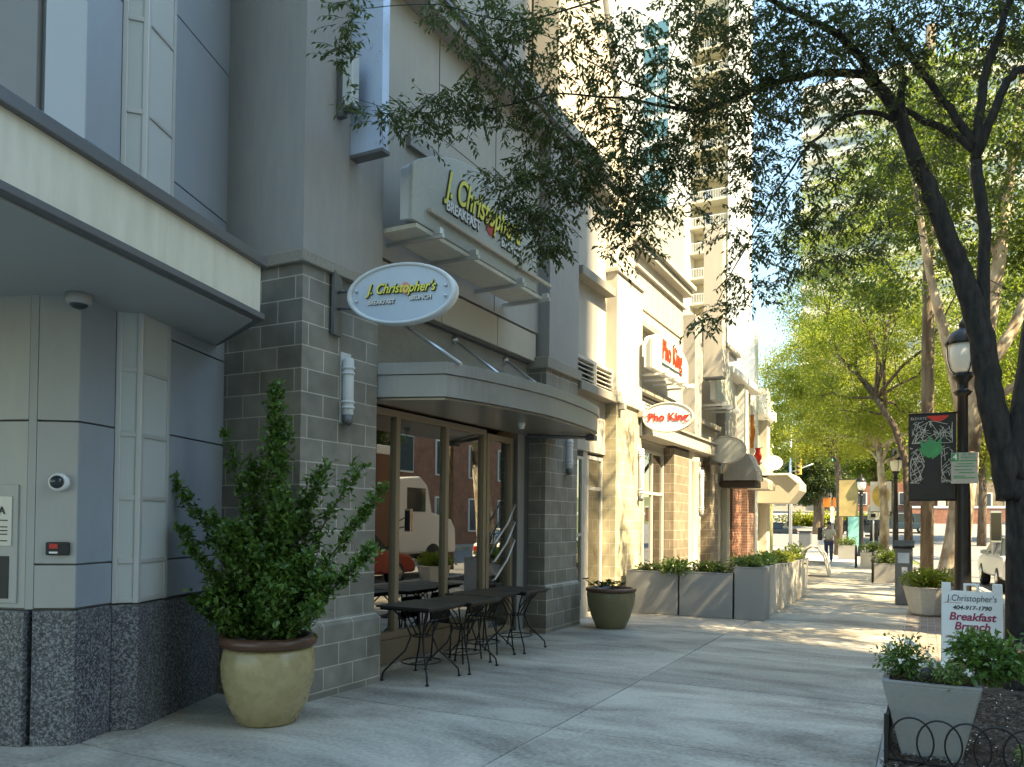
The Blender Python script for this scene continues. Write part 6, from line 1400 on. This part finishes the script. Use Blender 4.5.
# ================================================================== VEHICLES
def car(label, x, y, z, rz, paint, name='parked_car', suv=False, L_=4.5, W_=1.8, cat='car', grp='cars on the road'):
    c_ = thing(name, label, cat, (x,y,z), grp); c_.rotation_euler = (0,0,rz)
    h = 1.7 if suv else 1.42
    # profile in (y,z): front at +y
    pr = [(-L_/2,.35),(-L_/2-.02,.62),(-L_/2+.05,.88 if suv else .92),(-L_/2+.12,.95),(L_/2-1.15,.95),(L_/2-.3,.82),(L_/2,.62),(L_/2,.35)]
    m = MB(); m.extx(pr,-W_/2,W_/2); b_ = m.build('body', paint, c_, bevel=.09, local=True)
    cab = [(-L_/2+(.10 if suv else .55),.94),(-L_/2+(.35 if suv else 1.05),h-.04),(-L_/2+(.6 if suv else 1.4),h),(L_/2-2.2,h),(L_/2-1.9,h-.05),(L_/2-1.15,.94)]
    n_ = len(cab); vs=[]
    for sx,ins in ((-1,0),(1,0)):
        for (yy_,zz_) in cab: vs.append((sx*(W_/2-.03-(zz_-.94)*.28), yy_, zz_))
    m = MB(); m.add(vs,[tuple(range(n_-1,-1,-1)),tuple(range(n_,2*n_))]+[(i,(i+1)%n_,n_+(i+1)%n_,n_+i) for i in range(n_)])
    g_ = m.build('windows', M['carglass'], c_, bevel=.03, local=True)
    m = MB(); rw = W_/2-.03-(h-.94)*.28
    m.box(-rw-.01,rw+.01,-L_/2+(.45 if suv else 1.15),L_/2-1.95,h-.035,h+.012)
    for yy_ in (-L_/2+(1.4 if suv else 1.75),):
        for sx in (-1,1): m.box(sx*(W_/2-.035)-.02-.05*(sx>0),sx*(W_/2-.035)+.02+.05*(sx<0),yy_-.05,yy_+.05,.94,h-.02)
    m.build('roof', paint, c_, bevel=.02, local=True)
    for sx in (-1,1):
        for yy_ in (-L_/2+.85,L_/2-.85):
            w_ = MB(); disc_along(w_,(sx*(W_/2-.2),yy_,.33),(sx,0,0),[(.30,0),(.33,.03),(.33,.18),(.29,.215),(.19,.215)],20); wo = w_.build('wheel', M['tyre'], c_, local=True)
            r_ = MB(); disc_along(r_,(sx*(W_/2-.2),yy_,.33),(sx,0,0),[(.19,.19),(.19,.222),(.05,.226)],16); r_.build('rim', M['chrome'], wo, local=True)
        MB().box(sx*(W_/2-.22)-.16,sx*(W_/2-.22)+.16,-L_/2-.03,-L_/2+.06,.66,.84).build('tail_light', M['taillight'], c_, bevel=.02, local=True)
        MB().box(sx*(W_/2-.25)-.16,sx*(W_/2-.25)+.16,L_/2-.08,L_/2+.01,.56,.70).build('headlight', M['white'], c_, bevel=.02, local=True)
        MB().box(sx*(W_/2+.06)-.07,sx*(W_/2+.06)+.07,L_/2-1.75,L_/2-1.62,.93,1.05).build('mirror', paint, c_, bevel=.02, local=True)
    MB().box(-W_/2+.05,W_/2-.05,-L_/2-.04,-L_/2+.02,.36,.52).build('bumper', paint, c_, bevel=.02, local=True)
    return c_
car('white hatchback with red tail lights parked beyond the sycamore', 2.45, 25.4, -.15, R(4), M['carwhite'])
car('dark suv stopped on the rise left of the tan banner', -5.2, 74, gz(0,74), R(84), M['cardark'], suv=True, L_=4.7)
car('dark blue pickup shaped car crossing behind the scribbled banner', -1.9, 78, gz(0,78), R(92), mat('car_blue',(.03,.06,.09),.25), suv=True, L_=4.9)
car('dark car parked under the tree beside the signal pole', -11.6, 68, gz(0,68), R(80), M['cardark'], L_=4.4)
# red pickup at the kerb with a big wing mirror
pu = car('red pickup parked at the kerb with a large chrome edged wing mirror', 2.62, 14.6, -.15, 0, M['redtruck'], suv=True, L_=5.3, W_=1.9, cat='pickup')
for ch in [o for o in bpy.data.objects if o.parent is pu and o.name.startswith('mirror')]: bpy.data.objects.remove(ch)
m=MB(); m.box(-1.62,-1.44,1.38,1.48,1.42,1.98); m.tube([(-.9,1.5,1.25),(-1.2,1.46,1.5),(-1.5,1.44,1.55)],.02,6); m.tube([(-.9,1.5,1.55),(-1.5,1.44,1.8)],.02,6)
mr_=m.build('mirror', M['chrome'], pu, bevel=.03, local=True); MB().box(-1.605,-1.455,1.365,1.379,1.46,1.94).build('mirror_glass', M['carglass'], mr_, bevel=.02, local=True)
# white tanker style truck standing in the road; the restaurant glass mirrors it
tk = thing('white_truck','white truck with brown box body standing in the road, mirrored in the restaurant window','truck',(4.2,16.9,-.15))
def TK(name, m_, *a, bevel=.03, parent=None): return MB().box(*a).build(name, m_, parent or tk, bevel=bevel, local=True)
TK('box_body', M['terra'], -1.2,1.2,-4.6,1.2,.95,3.5); TK('roof_edge', M['white'], -1.22,1.22,-4.62,1.22,3.5,3.75)
TK('chassis', M['cardark'], -.9,.9,-4.6,4.2,.55,.94)
cbm = MB(); cbm.extx([(1.5,.9),(1.5,2.9),(2.6,3.0),(3.0,2.75),(3.25,1.95),(4.35,1.75),(4.6,1.45),(4.65,.7),(1.5,.7)],-1.1,1.1); cab_=cbm.build('cab', M['carwhite'], tk, bevel=.08, local=True)
TK('side_window', M['carglass'], -1.115,-1.1,1.9,2.85,1.95,2.65,parent=cab_); TK('fuel_tank', M['chrome'], -1.15,-.75,-.2,1.3,.45,.95,bevel=.15); TK('side_skirt', M['white'], -1.18,-1.1,-3.0,-.6,.5,.94)
TK('exhaust', M['chrome'], -1.0,-.85,1.28,1.42,.9,3.6)
cbm=MB(); disc_along(cbm,(-1.12,-2.5,2.35),(0,1,0),[(.1,0),(.3,.1),(.3,3.0),(.1,3.1)],16); 
for yy_ in (-3.6,-2.5,3.3):
    for sx in (-1,1):
        w_=MB(); disc_along(w_,(sx*.85,yy_,.5),(sx,0,0),[(.45,0),(.5,.05),(.5,.25),(.28,.27)],20); w_.build('wheel', M['tyre'], tk, local=True)
for i,(ch_,yy_) in enumerate((('S',-.6),('.O',-2.6))):
    o=text(ch_,2.0,(0,0,0),(R(90),0,R(-90)),M['white'],tk,ext=.01,off=.03); o.location=(-1.22,yy_,2.2)
TK('load_tank', M['chrome'], -1.0,1.0,1.24,1.46,1.2,3.2,bevel=.08)

# ================================================================== FAR BUILDINGS
hr = thing('high_rise','white high rise with stacked balconies rising behind the restaurant row','tower block',(-30,100,0))
def H(name, m_, *a, bevel=0, parent=None): return MB().box(*a).build(name, M[m_], parent or hr, bevel=bevel)
H('main_wall','tower',-36.5,-24.75,92,97,-.5,95); H('side_wall','tower',-20.25,-18.2,92,95.5,-.5,95); H('recess_wall','tower_in',-24.75,-20.25,94.2,95.5,-.5,95)
H('podium','tower_lo',-37,-24.8,90.0,91.98,-.5,38.6)
for k in range(20):
    z = 27.4+(k-8)*3.02
    H('balcony_slab','tower_lo',-24.74,-20.26,92.1,94.2,z-.16,z+.1)
    rl = MB(); rl.box(-24.7,-20.3,92.12,92.16,z+1.08,z+1.14); 
    for j in range(23): rl.box(-24.68+j*.195,-24.65+j*.195,92.12,92.15,z+.1,z+1.08)
    rl.build('balcony_rail', M['white'], hr)
    H('balcony_door','blueglass',-23.6,-22.6,94.15,94.19,z+.1,z+2.3)
    w_ = H('window','teal',-30.4,-27.4,91.93,91.99,z-.4,z+1.7) if z > 39 else None
    if w_: H('mullion','white',-28.95,-28.85,91.90,91.925,z-.4,z+1.7,parent=w_)
ap_ = thing('apartment_tower','pale grey apartment tower with banded windows behind the trees at the right','tower block',(6,128,0))
MB().box(-16.6,30,126,146,0,68).build('wall', M['tower'], ap_)
for k in range(14):
    z = 14+k*3.9; f_ = MB().box(-15,29,125.88,125.99,z,z+2.0).build('window_band', M['winband'], ap_)
    MB().box(-16.8,30,125.2,125.99,z-.6,z-.2).build('balcony_slab', M['tower'], ap_)
def house(label, x0,x1,y,d,h,m_,rows,cols,z=0,name='brick_house',rot=0):
    b_ = thing(name, label, 'building', ((x0+x1)/2,y,z)); MB().box(x0,x1,y,y+d,z-1,z+h).build('wall', M[m_], b_); MB().box(x0-.2,x1+.2,y-.2,y+d+.2,z+h,z+h+.35).build('cornice', M['white'], b_)
    W_=(x1-x0)/cols
    for r_ in range(rows):
        for c_ in range(cols):
            xc=x0+W_*(c_+.5); zz_=z+.9+r_*h/rows*.98
            f_=MB().box(xc-W_*.26,xc+W_*.26,y-.06,y-.002,zz_,zz_+1.7).build('window', M['white'], b_); MB().box(xc-W_*.21,xc+W_*.21,y-.09,y-.062,zz_+.1,zz_+1.6).build('pane', M['blueglass'], f_)
    return b_
house('far red brick house beyond the crossing left of the middle lamp',-9,1.5,118,10,9,'redbrick',2,4,gz(0,118))
house('far brown brick block at the right of the road rise',2.5,16,112,10,7,'block_brown',2,5,gz(0,112))
house('far low tan house behind the hedge',-26,-11,120,10,6,'stucco_warm',1,5,gz(0,120))
bw_ = thing('brick_garden_wall','low orange brick wall with pale coping beyond the road at the right','wall',(6,92,gz(0,92))); MB().box(-1.5,20,92,92.4,gz(0,92)-.3,gz(0,92)+1.6).build('wall', M['redbrick'], bw_); MB().box(-1.6,20,91.95,92.45,gz(0,92)+1.6,gz(0,92)+1.8).build('coping', M['white'], bw_)
# brick building across the street (mirrored in the glass)
ob = thing('brick_building','long red brick building across the street mirrored in the restaurant glass','building',(20,24,0))
MB().box(16.5,30,7.5,58,-.2,11).build('wall', M['redbrick'], ob); MB().box(16.3,30.2,7.3,58.2,11,11.5).build('cornice', M['tower_lo'], ob)
for r_ in range(3):
    for c_ in range(12):
        y=9.5+c_*4; z=.8+r_*3.5; f_=MB().box(16.40,16.49,y-.8,y+.8,z,z+2.2).build('window', M['white'], ob); MB().box(16.36,16.395,y-.7,y+.7,z+.1,z+2.1).build('pane', M['blueglass'], f_)
tag(MB().box(13.5,16.4,-30,60,-.3,0).build('opposite_sidewalk', M['concrete']), kind='structure')
for i,(x,y) in enumerate(((14.5,13),(14.6,22),(14.4,31))):
    tree(['small street tree at the south end of the opposite sidewalk','small street tree halfway along the opposite sidewalk','small street tree at the north end of the opposite sidewalk'][i],(x,y,0),[(x,y,-.1),(x,y,2),(x,y,3.2)],[.13,.11,.09],[(x,y,5,1.7,1.7,1.3),(x-.5,y+.6,6.2,1.3,1.3,1.0)],3500,M['leaf_green'],M['bark'],clump=.5,ls=.2,shell=.4,group='small trees on the opposite sidewalk')
# tall block behind the camera across the street: its shade lies on the near pavement
tb = thing('office_tower','tall pale office tower across the street behind the camera','tower block',(35,-25,0))
MB().box(16.5,40,-70,-2.4,-.2,72).build('wall', M['tower_lo'], tb)
for k in range(18):
    f_=MB().box(16.46,16.499,-69,-3.2,3+k*3.3,4.9+k*3.3).build('window_band', M['blueglass'], tb)

# lettering becomes plain mesh so that every letter group has its own outline
bpy.context.view_layer.update()
dg = bpy.context.evaluated_depsgraph_get()
for o in [o for o in bpy.data.objects if o.type == 'FONT']:
    me = bpy.data.meshes.new_from_object(o.evaluated_get(dg)); nm = o.name.split('.')[0]
    par, loc, rot, sc = o.parent, o.location.copy(), o.rotation_euler.copy(), o.scale.copy()
    bpy.data.objects.remove(o)
    n_ = bpy.data.objects.new(nm, me); me.name = nm; link(n_, par); n_.location = loc; n_.rotation_euler = rot; n_.scale = sc
